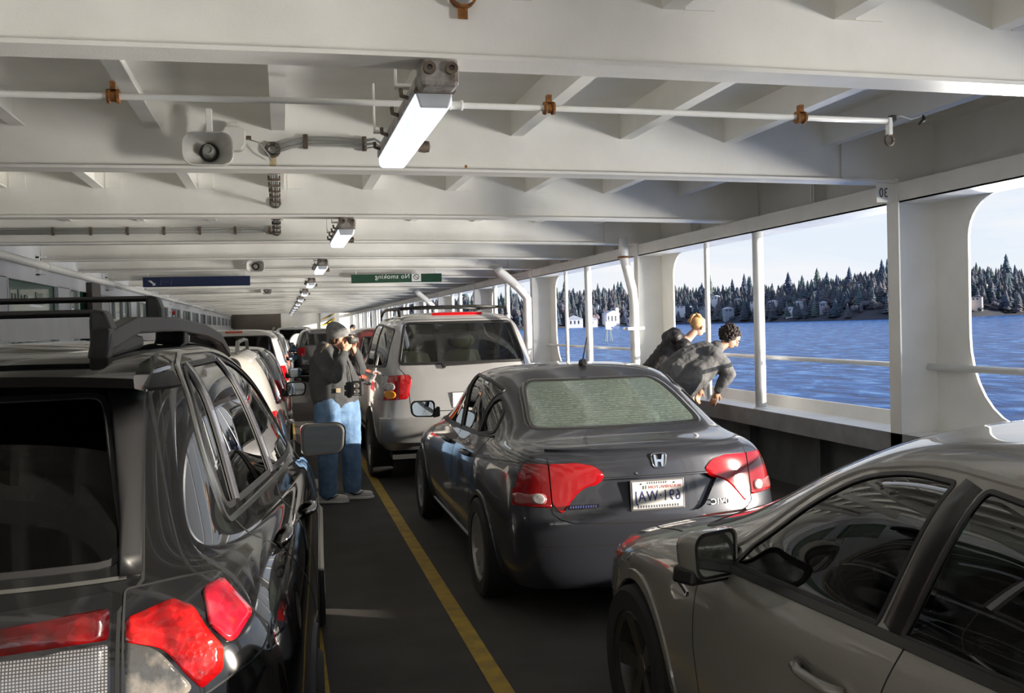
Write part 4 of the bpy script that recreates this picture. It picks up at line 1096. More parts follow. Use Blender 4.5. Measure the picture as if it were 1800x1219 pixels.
    # badges
    co, nm = surf(bv, .02, .925, 'B')
    e = bpy.data.objects.new('emblem', None); COL.objects.link(e); e.parent = t; e.location = co+nm*.004; e.rotation_euler = (R(-8),0,0)
    fr = [(-.046,.040),(.046,.040),(.036,-.040),(-.036,-.040)]
    pts = rounded(fr, .02); pts.append(pts[0])
    MB().tube([(p[0],0,p[1]) for p in pts], .0052, 8).build('emblem_ring', M_CHROME, e, smooth=True)
    MB().prism([(-.032,.034),(-.020,.034),(-.014,.006),(.014,.006),(.020,.034),(.032,.034),(.024,-.034),(.013,-.034),(.010,-.008),(-.010,-.008),(-.013,-.034),(-.024,-.034)], 'y', -.005, .004).build('emblem_letter', M_CHROME, e)
    co, nm = surf(bv, .39, .668, 'B')
    text_obj('model_badge', 'CIVIC', .046, mat('badge_silver',(.75,.75,.76),.35,metal=.4), t, co+nm*.016, rot=(PI/2-R(2),0,R(7)), bold=.0008, sx=1.2, ext=.002)
    co, nm = surf(bv, -.44, .69, 'B')
    d = MB().box((-.088,-.004,-.012),(.088,0,.012)).build('dealer_badge', M_CHROME, t); d.location = co+nm*.006; d.rotation_euler = (0,0,-R(4))
    q = MB(); 
    for k in range(11): q.box((-.078+.0145*k,-.006,-.007),(-.070+.0145*k,-.004,.007))
    q.build('badge_marks', mat('badge_blue',(.05,.07,.2),.4), d)
    co, nm = surf(bv, -.12, .86, 'B'); MB().ico(co, .008, 2).build('boot_lock', M_CHROME, t, smooth=True)
    p = plate(t, (0,surf(bv,0,.735,'B')[0].y+.012,.735)); p.rotation_euler = (R(-3),0,0)
    text_obj('plate_state', 'WASHINGTON', .026, mat('plate_red',(.55,.10,.10),.5), p, (.045,-.0085,.043), sx=1.05, ext=.0005)
    text_obj('plate_number', '691\u00b7WAJ', .088, mat('plate_blue',(.05,.05,.22),.5), p, (0,-.0085,-.010), sx=.78, ext=.0005)
    q = MB()
    for k in range(16): q.box((-.125+.016*k,-.008,-.073),(-.116+.016*k,-.0075,-.058))
    for k in range(9): q.box((-.065+.014*k,-.008,.062),(-.057+.014*k,-.0075,.074))
    q.box((-.092,-.008,.034),(-.082,-.0075,.054)).box((-.076,-.008,.034),(-.068,-.0075,.054))
    q.build('plate_lettering', mat('plate_dark',(.10,.10,.12),.5), p)
    for x in (-.10,.10): MB().ico((x,-.008,.064), .005, 1).build('plate_bolt', M_BLACK, p)
    # lower bumper tray, antenna, mirrors, wheels, cabin
    underbody(t, .70, .45, 4.1, .17)
    for x, y in ((-.80,.93),(.80,.93),(-.80,3.63),(.80,3.63)):
        wheel(t, x, y, .315, .20, M_STEEL, 1 if x > 0 else -1, spokes=9, kind='cap')
    a = bpy.data.objects.new('antenna', None); COL.objects.link(a); a.parent = t; a.location = (.02,1.52,1.425)
    MB().prism([(-.05,0),(.06,0),(.03,.035),(-.02,.045)], 'x', -.02, .02).build('antenna_base', M_BLACK, a, bevel=.006)
    MB().tube([(0,0,.03),(.004,-.10,.20)], .0045, 8, rs=[.0055,.003]).build('antenna_mast', M_BLACK, a)
    for s in (-1,1): mirror_unit(t, s*.80, 2.92, .985, s, MP, w=.21, h=.14)
    cabin(t, .76, .75, 3.3, .22, .95, M_SEATB, [(-.36,2.0,.42),(.36,2.0,.42)], M_SEATG)
    dash(t, .72, 2.95, .92, M_SEATB, -.36)
    MB().prism([(.70,.96),(1.28,.96),(1.22,.90),(.70,.88)], 'x', -.66, .66).build('parcel_shelf', mat('shelf_grey',(.35,.38,.34),.9), t, bevel=.01)
    MB().ico((0,1.28,.80), 1, 3, (.62,.09,.24)).ico((-.36,1.24,1.05),1,2,(.13,.05,.07)).ico((.36,1.24,1.05),1,2,(.13,.05,.07)).build('rear_bench_back', mat('bench_grey',(.30,.33,.28),.9), t, smooth=True)
    MB().prism([(1.02,.96),(1.14,.96),(1.10,1.03),(1.05,1.03)], 'x', -.07, .17).build('high_stop_lamp', mat('lamp_housing_grey',(.35,.38,.34),.6), t, bevel=.01)
    # small orange soft toy lying on the parcel shelf
    k = thing('plush_toy', 'small orange-brown plush toy lying behind the rear window of the grey sedan', 'toy', (2.07+.26,5.30+.93,1.0))
    mo = noisy('orange_plush', (.45,.16,.05), (.30,.10,.04), 20, .95, .6, 60)
    MB().ico((0,0,.05), 1, 2, (.075,.05,.055), noise=.12, seed=3).ico((-.02,-.01,.10),.045,2,noise=.1,seed=4).build('toy_body', mo, k, smooth=True)
    for x, z in ((.09,.03),(.12,.02)): MB().tube([(.05,0,z),(x,-.02,z-.005),(x+.04,-.03,z+.01)], .014, 8).build('limb', mo, k, smooth=True)
    return t
def car_patch(bv, poly, pr, off, n=1):
    """thin plate conforming to the skin, standing off by `off`"""
    U, V_, D = proj(pr); mb = MB(); c = Vector((sum(p[0] for p in poly)/len(poly), sum(p[1] for p in poly)/len(poly)))
    rings_ = [1, .8, .55, .3, .05]; m = len(poly); base = 0
    for q in rings_:
        for p in poly:
            v = c+(Vector(p[:2])-c)*q; co, nm = surf(bv, v.x, v.y, pr)
            if co is None: co, nm = Vector((0,0,0)), Vector((0,0,1))
            mb.v.append(tuple(co+nm*off))
    for i in range(len(rings_)-1):
        for k in range(m): mb.f.append((i*m+k,i*m+(k+1)%m,(i+1)*m+(k+1)%m,(i+1)*m+k))
    mb.f.append(tuple(range((len(rings_)-1)*m, len(rings_)*m)))
    o = len(mb.v)
    for p in poly:
        co, nm = surf(bv, p[0], p[1], pr)
        if co is None: co, nm = Vector((0,0,0)), Vector((0,0,1))
        mb.v.append(tuple(co-nm*.002))
    for k in range(m): mb.f.append((k,o+k,o+(k+1)%m,(k+1)%m))
    return mb
sedan = build_sedan()

# ---- black crossover filling the left foreground
def build_black_suv():
    t = thing('black_suv', 'glossy black crossover with roof rails and large red tail lamp, filling the left foreground', 'car', (-.88,2.28,0), -R(2.2))
    MP = noisy('black_car_paint', (.005,.005,.0055), (.007,.007,.0075), 300, .12, coat=1, spec=.0)
    MS = mat('satin_black_trim', (.011,.011,.012), .40, spec=.3)
    bm = car_body(suv_rings(4.6,.925,1.735,belt=1.10,wr=.68,ws=2.2,tp=(.93,.86,.82,.84,.90)), 4); bv = bvh_of(bm)
    arch_cut(bm, .98, .35, .40, .5, t, MS, M_LINER, .07); arch_cut(bm, 3.66, .35, .40, .5, t, MS, M_LINER, .07)
    bv = bvh_of(bm)
    # lamps
    for s in (1,-1):
        def sx(p): return [(s*a,)+tuple(b) for a, *b in p] if s > 0 else [(s*a,)+tuple(b) for a, *b in reversed(p)]
        full = sx([(.50,1.145,.01),(.62,1.150,.03),(.70,1.135,.03),(.815,.985,.03),(.80,.95,.02),(.66,.885,.03),(.50,.87,.02)])
        q = rounded(full, .03); F = cut(bm, q, 'B', lim=lambda c: c.y < .5 and c.x*s > .3, minf=.03)
        base = split_off(bm, F, 'tail_lamp', M_BLACKG, t, off=.002, thick=.02)
        car_patch(bv, rounded(sx([(.505,1.085,.01),(.60,1.110,.01),(.645,1.085,.01),(.675,1.035,.01),(.712,.985,.01),(.710,.935,.01),(.665,.905,.01),(.63,.945,.01),(.585,1.01,.03),(.505,1.035,.01)]),.02), 'B', .006).build('brake_lens', M_REDF, base, smooth=True)
        car_patch(bv, rounded(sx([(.662,1.118,.01),(.700,1.120,.01),(.770,1.035,.01),(.728,.985,.02),(.680,1.04,.01)]),.02), 'B', .012).build('side_lens', M_REDS, base, smooth=True)
        car_patch(bv, rounded(sx([(.505,1.035,.01),(.57,1.012,.03),(.615,.955,.02),(.65,.91,.02),(.60,.885,.03),(.505,.875,.01)]),.02), 'B', .005).build('indicator_lens', M_CLEARF, base, smooth=True)
        strip(bv, rounded(full,.03), 'B', .006, 'lamp_seal', M_BLACK, t, closed=True, off=0, h=.003)
        # boot-lid part of the lamp
        a = sx([(.08,1.115,.02),(.475,1.145,.01),(.475,.90,.02),(.12,.90,.04)])
        F = cut(bm, rounded(a,.02), 'B', lim=lambda c: c.y < .5, minf=.03)
        b2 = split_off(bm, F, 'tail_lamp', M_BLACKG, t, off=.002, thick=.02)
        car_patch(bv, rounded(sx([(.10,1.085,.01),(.47,1.11,.01),(.47,1.045,.01),(.10,1.03,.01)]),.01), 'B', .010).build('brake_lens', M_REDL, b2, smooth=True)
        car_patch(bv, rounded(sx([(.13,1.022,.01),(.47,1.037,.01),(.47,.915,.01),(.15,.915,.03)]),.01), 'B', .008).build('reverse_lens', M_CLEARGRID, b2, smooth=True)
    # tailgate glass and spoiler
    rg = rounded([(-.50,1.20,.06),(-.42,1.585,.04),(.42,1.585,.04),(.50,1.20,.06)], .05)
    F = cut(bm, rg, 'B', lim=lambda c: c.y < 1.0, minf=0); split_off(bm, F, 'rear_window', M_GDARK, t, off=-.002)
    strip(bv, rg, 'B', .02, 'window_seal', M_BLACK, t, closed=True, off=0, h=.003)
    for s in (1,-1):
        car_patch(bv, [(s*.425,1.585),(s*.497,1.585),(s*.53,1.17),(s*.485,1.17),(s*.475,1.3)], 'B', .022).build('side_deflector', MS, t, smooth=True)
    q = MB(); n = 24; 
    for k in range(n+1):
        x = -.52+1.04*k/n; f = 1-(abs(x)/.52)**3
        for yy, zz in ((.68,1.70),(.36,1.675),(.27-.05*f,1.642),(.28-.05*f,1.618),(.45,1.60)): q.v.append((x,yy,zz+.018*f-.012))
    for k in range(n):
        for j in range(4): q.f.append((k*5+j,k*5+j+1,(k+1)*5+j+1,(k+1)*5+j))
    q.f.append(tuple(range(5))); q.f.append(tuple(range(n*5+4,n*5-1,-1)))
    q.build('roof_spoiler', MP, t, auto=40)
    # windows
    P1 = [(.70,1.235,.04),(.70,1.40,.15),(.80,1.60,.04),(.87,1.638,.02),(.87,1.54,.02),(.80,1.232,.01)]
    P2 = [(.86,1.232,.01),(.93,1.54,.05),(.93,1.640,.02),(1.36,1.642,.02),(1.45,1.226,.01)]
    P3 = [(1.52,1.226,.01),(1.43,1.642,.02),(1.62,1.61,.12),(2.25,1.38,.10),(2.62,1.215,.03)]
    for pr in ('L','R'):
        dl = rounded([(.655,1.20,.04),(.655,1.42,.15),(.78,1.64,.06),(.95,1.672,.03),(1.5,1.668,.15),(2.3,1.42,.1),(2.75,1.185,.04)], .05)
        for P in (P1,P2,P3):
            q = rounded(P, .03); F = cut(bm, q, pr, lim=lambda c: c.z > 1.1); split_off(bm, F, 'side_window', M_GMID, t, off=-.003)
            strip(bv, q, pr, .022, 'window_seal', M_BLACK, t, closed=True, off=0, h=.003)
        strip(bv, dl, pr, .018, 'chrome_window_trim', mat('dull_chrome',(.45,.45,.43),.22,metal=1), t, closed=True, off=.001, h=.005)
        for a, b in (((.835,1.235),(.90,1.54)),((.90,1.54),(.905,1.645)),((1.485,1.226),(1.395,1.642))):
            strip(bv, [a,b], pr, .040, 'window_pillar', mat('pillar_film',(.10,.10,.12),.18,coat=1), t, off=.002, h=.004)
        strip(bv, [(.52,1.607),(.72,1.607)], pr, .055, 'pillar_band', MS, t, off=.002, h=.004)
        for v, u in ((1.075,.97),(1.015,1.80)): handle(bv, t, u, v, pr, M_CHROMED, .17)
        strip(bv, [(1.52,1.20),(1.50,.8),(1.46,.35)], pr, .006, 'door_seam', M_LINER, t, off=0, h=.001)
        strip(bv, [(.74,1.19),(.95,1.02),(1.15,.82),(1.38,.5),(1.45,.32)], pr, .006, 'door_seam', M_LINER, t, off=0, h=.001)
        strip(bv, [(2.85,1.15),(2.86,.8),(2.8,.32)], pr, .006, 'door_seam', M_LINER, t, off=0, h=.001)
        strip(bv, [(1.42,.38),(3.2,.38)], pr, .16, 'sill_cladding', MS, t, off=.003, h=.010)
    wf = rounded([(-.66,3.30,.1),(-.50,2.42,.1),(.50,2.42,.1),(.66,3.30,.1)], .1)
    F = cut(bm, wf, 'T', lim=lambda c: c.z > 1.1); split_off(bm, F, 'windscreen', M_GMID, t)
    strip(bv, wf, 'T', .04, 'window_border', M_BLACK, t, closed=True, off=0, h=.002)
    mesh_obj(bm, 'body', MP, t)
    for s in (1,-1):   # tailgate gap
        strip(bv, [(s*.505,1.60),(s*.535,1.16),(s*.49,1.10),(s*.487,.86),(s*.40,.80),(0,.80)], 'B', .010, 'tailgate_gap', M_LINER, t, off=0, h=.001)
    strip(bv, [(-.50,1.168),(.50,1.168)], 'B', .012, 'tailgate_trim', mat('dull_chrome',(.45,.45,.43),.22,metal=1), t, off=.001, h=.004)
    strip(bv, [(-.84,.70),(.84,.70)], 'B', .30, 'bumper_cladding', MS, t, off=.004, h=.012)
    co, nm = surf(bv, -.0, 1.02, 'B')
    # roof rails and cross bars
    for s in (1,-1):
        r = bpy.data.objects.new('roof_rail', None); COL.objects.link(r); r.parent = t; r.location = (s*.43,.42,1.70)
        path = [(-s*.03,.02,-.04),(-s*.03,.10,.045),(-s*.02,.45,.088),(s*.02,1.0,.092),(s*.05,1.6,.070),(s*.07,2.0,.030),(s*.075,2.3,-.04)]
        mb = MB(); hw = .03; n = len(path)
        for (x, y, z) in path: mb.v += [(x-hw,y,z-.05),(x-hw*.8,y,z),(x+hw*.8,y,z),(x+hw,y,z-.05)]
        for i in range(n-1):
            for k in range(4): a, b = 4*i+k, 4*i+(k+1)%4; mb.f.append((a,b,b+4,a+4))
        mb.f += [(0,1,2,3),(4*n-1,4*n-2,4*n-3,4*n-4)]
        mb.build('rail_bar', MS, r, bevel=.008)
        for a, b in ((.02,.62),(1.05,1.25),(2.0,2.24)):
            MB().prism([(a,-.09),(b,-.09),(b-.04,.03 if b < 2 else -.01),(a+.06,.055 if b < 2 else .03)], 'x', -s*.03-.022, -s*.03+.024 if a < 1 else s*.03+.02).build('rail_foot', MS, r, bevel=.006)
    for y, z in ((.58,1.808),(1.45,1.872)):
        c = bpy.data.objects.new('cross_bar', None); COL.objects.link(c); c.parent = t; c.location = (0,y,z-.012)
        MB().prism([(-.03,.0),(-.018,.010),(.018,.010),(.03,0),(.018,-.010),(-.018,-.010)], 'x', -.385, .385).build('bar', M_BLACK, c, bevel=.004)
        for s in (1,-1): MB().prism([(s*.37,.012),(s*.405,.005),(s*.42,-.04),(s*.42,-.09),(s*.385,-.12),(s*.365,-.09),(s*.365,-.02)], 'y', -.04, .05).build('bar_foot', M_BLACK, c, bevel=.01)
    for s in (-1,1): mirror_unit(t, s*.80, 2.93, 1.10, s, M_BLACKG, w=.235, h=.165, angle=-.10)
    for x, y in ((-.83,.98),(.83,.98),(-.83,3.66),(.83,3.66)): wheel(t, x, y, .355, .22, M_STEEL, 1 if x > 0 else -1, spokes=10)
    underbody(t, .74, .5, 4.1, .22, .4)
    cabin(t, .76, .5, 3.4, .3, 1.0, M_SEATB, [(-.38,2.0,.60),(.38,2.0,.60),(-.38,1.1,.60),(.38,1.1,.60)], M_SEATB)
    dash(t, .70, 3.0, 1.08, M_SEATB, -.38)
    return t
M_CHROMED = mat('dark_chrome', (.35,.34,.34), .08, metal=1)
def grid_lens(name, c1, c2, scale):
    m = mat(name, c1, .1, coat=1); n = m.node_tree; l = n.links.new
    t = n.nodes.new('ShaderNodeTexCoord'); b = n.nodes.new('ShaderNodeTexBrick'); b.offset = 0; mp = n.nodes.new('ShaderNodeMapping'); mp.inputs['Rotation'].default_value = (PI/2,0,0)
    b.inputs['Scale'].default_value = scale; b.inputs['Color1'].default_value = (*c1,1); b.inputs['Color2'].default_value = (*c1,1); b.inputs['Mortar'].default_value = (*c2,1)
    b.inputs['Brick Width'].default_value = .5; b.inputs['Row Height'].default_value = .5; b.inputs['Mortar Size'].default_value = .10
    l(t.outputs['Object'], mp.inputs[0]); l(mp.outputs[0], b.inputs[0]); l(b.outputs[0], n.nodes['Principled BSDF'].inputs['Base Color']); return m
M_CLEARGRID = grid_lens('reverse_lens_grid', (.20,.20,.21), (.035,.035,.04), 70)
def faceted(name, c1, c2, c3, scale):
    m = mat(name, c1, .12, coat=1); n = m.node_tree; l = n.links.new; b = n.nodes['Principled BSDF']
    t = n.nodes.new('ShaderNodeTexCoord'); v = n.nodes.new('ShaderNodeTexVoronoi'); v.inputs['Scale'].default_value = scale
    z = n.nodes.new('ShaderNodeTexNoise'); z.inputs['Scale'].default_value = 9; r = n.nodes.new('ShaderNodeValToRGB'); r.color_ramp.elements[0].position = .38; r.color_ramp.elements[1].position = .60
    r.color_ramp.elements[0].color = (*c2,1); r.color_ramp.elements[1].color = (*c1,1); q = r.color_ramp.elements.new(.72); q.color = (*c3,1)
    mx = n.nodes.new('ShaderNodeMixRGB'); mx.blend_type = 'MULTIPLY'; mx.inputs[0].default_value = .45
    l(t.outputs['Object'], v.inputs[0]); l(t.outputs['Object'], z.inputs[0]); l(z.outputs[0], r.inputs[0]); l(r.outputs[0], mx.inputs[1]); l(v.outputs['Color'], mx.inputs[2]); l(mx.outputs[0], b.inputs['Base Color'])
    bp = n.nodes.new('ShaderNodeBump'); bp.inputs['Strength'].default_value = .35; bp.inputs['Distance'].default_value = .004; l(v.outputs['Distance'], bp.inputs['Height']); l(bp.outputs[0], b.inputs['Normal']); return m
M_REDF = faceted('faceted_red_lens', (.62,.008,.008), (.18,.002,.004), (.85,.03,.02), 70); M_REDS = faceted('pink_red_lens', (.60,.01,.03), (.22,.004,.012), (.80,.10,.12), 30)
M_REDL = faceted('deep_red_lens', (.085,.001,.002), (.02,.001,.001), (.20,.004,.004), 45); M_CLEARF = noisy('smoky_clear_lens', (.06,.06,.06), (.34,.30,.26), 14, .1, .3, 60, coat=1, lo=.45, hi=.75)
black_suv = build_black_suv()

# ---- pale grey sedan in the right foreground
def build_pale():
    t = thing('pale_grey_car', 'pale grey-beige sedan in the right foreground, seen from its left side', 'car', (2.25,.10,0), 0)
    MP = noisy('pale_grey_car_paint', (.205,.195,.175), (.225,.215,.195), 300, .26, coat=1)
    bm = car_body(sedan_rings(4.6,.90,1.425,k=.12,hd=.02), 4); bv = bvh_of(bm)
    arch_cut(bm, .95, .33, .36, .5, t, MP, M_LINER, .03); arch_cut(bm, 3.70, .33, .37, .5, t, MP, M_LINER, .045)
    bv = bvh_of(bm)
    P3 = [(2.13,.955,.01),(1.99,1.325,.02),(2.18,1.325,.10),(2.38,1.285,.10),(2.62,1.17,.10),(2.90,.985,.03),(2.93,.925,.02)]
    P2 = [(2.02,.955,.01),(1.88,1.325,.02),(1.55,1.30,.15),(1.12,1.16,.1),(.98,1.06,.04),(1.0,1.0,.03)]
    for pr in ('L','R'):
        for P in (P2,P3):
            q = rounded(P,.03); F = cut(bm, q, pr, lim=lambda c: c.z > .88); split_off(bm, F, 'side_window', M_GPALE, t, off=-.003)
            strip(bv, q, pr, .016, 'window_seal', M_BLACK, t, closed=True, off=0, h=.003)
        dl = rounded([(.92,.985,.03),(.95,1.12,.08),(1.5,1.335,.2),(2.1,1.355,.1),(2.42,1.305,.1),(2.67,1.19,.1),(3.02,.955,.02)], .05)
        strip(bv, dl[1:], pr, .022, 'roof_drip_trim', M_GREYTRIM, t, off=.001, h=.005)
        strip(bv, [(.95,.985),(2.0,.945),(2.98,.905)], pr, .030, 'belt_trim', M_BLACKSATIN, t, off=.003, h=.008)
        strip(bv, [(2.07,.955),(1.935,1.33)], pr, .085, 'window_pillar', M_BLACKSATIN, t, off=.001, h=.003)
        for P in ([(2.97,.96,.01),(2.97,.925,.01),(3.08,.915,.02)],): pass
        strip(bv, [(1.995,.935),(2.02,.80),(2.0,.5),(1.95,.25)], pr, .006, 'door_seam', M_LINER, t, off=0, h=.001)
        strip(bv, [(3.05,.90),(3.11,.82),(3.10,.6),(3.04,.25)], pr, .006, 'door_seam', M_LINER, t, off=0, h=.001)
        handle(bv, t, 2.27, .775, pr, MP, .22)
        co, nm = surf(bv, 2.37, .775, pr)
        if co: MB().ico((0,0,0), 1, 3, (.006,.05,.026)).build('handle_cup_shade', mat('shadow_cup',(.10,.095,.09),.6), t, smooth=True).location = co+nm*.0005  # dark disc behind the handle: shade of the recess put into its colour
        strip(bv, [(3.17,.765),(3.28,.795)], pr, .022, 'fender_badge', M_CHROME, t, off=.002, h=.004)
        strip(bv, [(3.18,.768),(3.27,.792)], pr, .012, 'badge_inlay', M_BLACK, t, off=.006, h=.002)
        # amber corner marker
        s = -1 if pr == 'L' else 1
        hl = rounded([(3.95,.745,.02),(4.30,.715,.02),(4.34,.62,.02),(4.15,.655,.03)],.03)
        F = cut(bm, hl, pr, lim=lambda c: c.y > 3.8); o = split_off(bm, F, 'head_lamp', M_CLEAR, t, off=.002, thick=.02)
        if o: car_patch(bv, rounded([(3.97,.738,.01),(4.10,.722,.01),(4.12,.70,.01),(4.0,.712,.01)],.01), pr, .008).build('amber_marker', mat('coral_marker',(.75,.16,.08),.2,coat=1), o, smooth=True)
    wf = rounded([(-.70,3.46,.1),(-.54,2.60,.1),(.54,2.60,.1),(.70,3.46,.1)], .1)
    F = cut(bm, wf, 'T', lim=lambda c: c.z > .95); split_off(bm, F, 'windscreen', M_GPALE, t); strip(bv, wf, 'T', .035, 'window_border', M_BLACK, t, closed=True, off=0, h=.002)
    rg = rounded([(-.62,1.075,.06),(-.50,1.34,.10),(.50,1.34,.10),(.62,1.075,.06)], .06)
    F = cut(bm, rg, 'B', lim=lambda c: .2 < c.y < 1.9 and c.z > 1.0, minf=0.0); split_off(bm, F, 'rear_window', M_GPALE, t, off=-.003)
    mesh_obj(bm, 'body', MP, t)
    strip(bv, [(-.74,3.55),(-.70,3.9),(-.60,4.22),(0,4.36),(.60,4.22),(.70,3.9),(.74,3.55)], 'T', .008, 'bonnet_gap', M_LINER, t, off=0, h=.001)
    strip(bv, [(-.45,3.6),(-.40,4.2)], 'T', .02, 'bonnet_crease', MP, t, off=.0, h=.006); strip(bv, [(.45,3.6),(.40,4.2)], 'T', .02, 'bonnet_crease', MP, t, off=.0, h=.006)
    for s in (-1,1):
        m = mirror_unit(t, s*.765, 2.95, .900, s, MP, w=.21, h=.16, m_low=M_BLACK, angle=.42)
        MB().prism([(s*.06,-.03),(s*.255,-.02),(s*.245,.035),(s*.06,.04)], 'y', .004, .10).build('mirror_lower', M_BLACK, m, bevel=.012)
    for x, y in ((-.81,.95),(.81,.95),(-.81,3.70),(.81,3.70)): wheel(t, x, y, .33, .21, mat('dark_alloy',(.12,.115,.11),.35,metal=.8), 1 if x > 0 else -1, spokes=5)
    underbody(t, .70, .45, 4.1, .17)
    cabin(t, .76, .75, 3.4, .22, .88, M_SEATB, [(-.36,2.15,.40),(.36,2.15,.40)], M_SEATB)
    dash(t, .70, 3.02, .93, M_SEATB, -.36)
    MB().ico((0,1.35,.74), 1, 3, (.62,.10,.26)).build('rear_bench_back', M_SEATB, t, smooth=True)
    MB().box((-.10,2.95,.90),(.10,2.97,1.03)).build('dash_screen', mat('screen_glass',(.10,.14,.14),.08,coat=1), t, bevel=.006)
    MB().box((-.11,2.62,1.27),(.11,2.66,1.33)).build('inner_mirror', M_BLACK, t, bevel=.015)
    return t
M_GPALE = glass('green_tinted_glass', (.50,.62,.58), .40); M_GREYTRIM = mat('satin_grey_trim',(.26,.25,.24),.3); M_BLACKSATIN = mat('black_satin',(.012,.012,.012),.25)
pale = build_pale()

# ---- silver SUV ahead of the grey sedan
def build_silver():
    t = thing('silver_suv', 'large silver SUV with red tail lamps and roof rack, ahead of the grey sedan', 'car', (1.92,10.48,0), 0)
    MP = noisy('silver_car_paint', (.46,.46,.475), (.50,.50,.51), 300, .30, coat=1); MP.node_tree.nodes['Principled BSDF'].inputs['Metallic'].default_value = .55
    ML = noisy('lower_grey_paint', (.17,.17,.175), (.20,.20,.20), 200, .32, coat=1)
    bm = car_body(suv_rings(5.1,.96,1.90,belt=1.17,hood=1.05,cowl=1.24,gz=.36,tail=1.19,wr=.76,wg=.93), 3); bv = bvh_of(bm)
    arch_cut(bm, 1.1, .40, .45, .5, t, ML, M_LINER, .06); arch_cut(bm, 4.05, .40, .45, .5, t, ML, M_LINER, .06)
    bv = bvh_of(bm)
    for s in (-1,1):
        q = [(s*.60,1.21,.02),(s*.58,1.17,.02),(s*.63,.965,.03),(s*.98,.93,.02),(s*.98,1.19,.04)]
        if s < 0: q = list(reversed(q))
        q = rounded(q,.03); F = cut(bm, q, 'B', lim=lambda c: c.y < .32 and c.x*s > .3, minf=.03); o = split_off(bm, F, 'tail_lamp', M_RED, t, off=.008, thick=.03)
        strip(bv, q, 'B', .01, 'lamp_seal', M_BLACK, t, closed=True, off=0, h=.002)
        car_patch(bv, oval(s*.80,1.085,.052,.042), 'B', .016).build('reverse_lens', M_CLEAR, o, smooth=True)
        car_patch(bv, oval(s*.80,1.00,.056,.044), 'B', .016).build('indicator_lens', M_AMBER, o, smooth=True)
        car_patch(bv, [(s*.685,1.185),(s*.692,1.185),(s*.712,.95),(s*.705,.95)], 'B', .014).build('lamp_divider', M_REDD, o)
        car_patch(bv, rounded([(s*.63,.60),(s*.80,.605),(s*.80,.645),(s*.63,.64)],.015), 'B', .034).build('bumper_reflector', M_REDD, t, smooth=True)
    rg = rounded([(-.695,1.325,.05),(-.60,1.765,.06),(.60,1.765,.06),(.695,1.325,.05)], .05)
    F = cut(bm, rg, 'B', lim=lambda c: c.y < 1.0, minf=0); split_off(bm, F, 'rear_window', M_GSUV, t, off=-.002)
    strip(bv, rg, 'B', .035, 'window_seal', M_BLACK, t, closed=True, off=0, h=.004)
    W1 = [(.46,1.30,.05),(.56,1.70,.06),(1.35,1.75,.02),(1.30,1.27,.02)]; W2 = [(1.38,1.27,.02),(1.43,1.75,.02),(2.22,1.76,.02),(2.22,1.25,.02)]; W3 = [(2.30,1.25,.02),(2.30,1.76,.02),(2.75,1.72,.1),(3.45,1.25,.04)]
    for pr in ('L','R'):
        for P in (W1,W2,W3):
            q = rounded(P,.03); F = cut(bm, q, pr, lim=lambda c: c.z > 1.18); split_off(bm, F, 'side_window', M_GMID, t, off=-.003); strip(bv, q, pr, .03, 'window_seal', M_BLACK, t, closed=True, off=0, h=.003)
        strip(bv, [(1.36,1.2),(1.38,.5)], pr, .007, 'door_seam', M_LINER, t, off=0, h=.001); strip(bv, [(2.26,1.2),(2.24,.5)], pr, .007, 'door_seam', M_LINER, t, off=0, h=.001)
        strip(bv, [(1.5,.45),(3.6,.45)], pr, .20, 'sill_cladding', ML, t, off=.003, h=.012)
        for u in (1.55,2.45): handle(bv, t, u, 1.06, pr, MP, .2)
    wf = rounded([(-.72,3.75,.1),(-.58,2.92,.1),(.58,2.92,.1),(.72,3.75,.1)], .1)
    F = cut(bm, wf, 'T', lim=lambda c: c.z > 1.2); split_off(bm, F, 'windscreen', M_GMID, t)
    mesh_obj(bm, 'body', MP, t)
    # bumper
    q = MB(); n = 20
    for k in range(n+1):
        x = -.93+1.86*k/n; f = 1-(abs(x)/.93)**4; y = .02+.20*(1-f)-.06
        for dy, z in ((.10,.76),(-.02,.755),(-.05,.70),(-.045,.58),(.0,.50),(.10,.49)): q.v.append((x,y+dy,z))
    for k in range(n):
        for j in range(5): q.f.append((k*6+j,k*6+j+1,(k+1)*6+j+1,(k+1)*6+j))
    q.f += [tuple(range(6)), tuple(range(n*6+5,n*6-1,-1))]
    q.build('rear_bumper', ML, t, auto=45)
    strip(bv, [(-.60,.82),(-.62,1.19),(-.70,1.28),(-.60,1.80),(.60,1.80),(.70,1.28),(.62,1.19),(.60,.82),(-.60,.82)], 'B', .009, 'tailgate_gap', M_LINER, t, off=0, h=.001)
    strip(bv, [(-.28,1.853),(.28,1.853)], 'B', .035, 'high_stop_lamp', M_RED, t, off=.004, h=.02)
    strip(bv, [(-.24,1.318),(-.22,1.27)], 'B', .03, 'wiper_pivot', M_BLACK, t, off=.01, h=.03); strip(bv, [(-.20,1.30),(.30,1.315)], 'B', .018, 'wiper_arm', M_BLACK, t, off=.012, h=.02)
    p = plate(t, (0,-.0,.93)); p.location.y = surf(bv,0,.93,'B')[0].y-.008
    for s in (1,-1):
        r = bpy.data.objects.new('roof_rail', None); COL.objects.link(r); r.parent = t; r.location = (s*.62,.75,1.87)
        MB().tube([(0,0,-.02),(0,.08,.05),(0,.5,.07),(0,1.5,.07),(-s*.01,1.95,.05),(0,2.05,-.0)], .018, 10).build('rail_bar', M_BLACK, r, smooth=True)
    for y in (1.15,2.3): MB().tube([(-.62,y,1.94),(-.3,y,1.955),(.3,y,1.955),(.62,y,1.94)], .016, 10).build('cross_bar', M_BLACK, t, smooth=True)
    for s in (-1,1): mirror_unit(t, s*.90, 3.35, 1.20, s, MP, w=.22, h=.17)
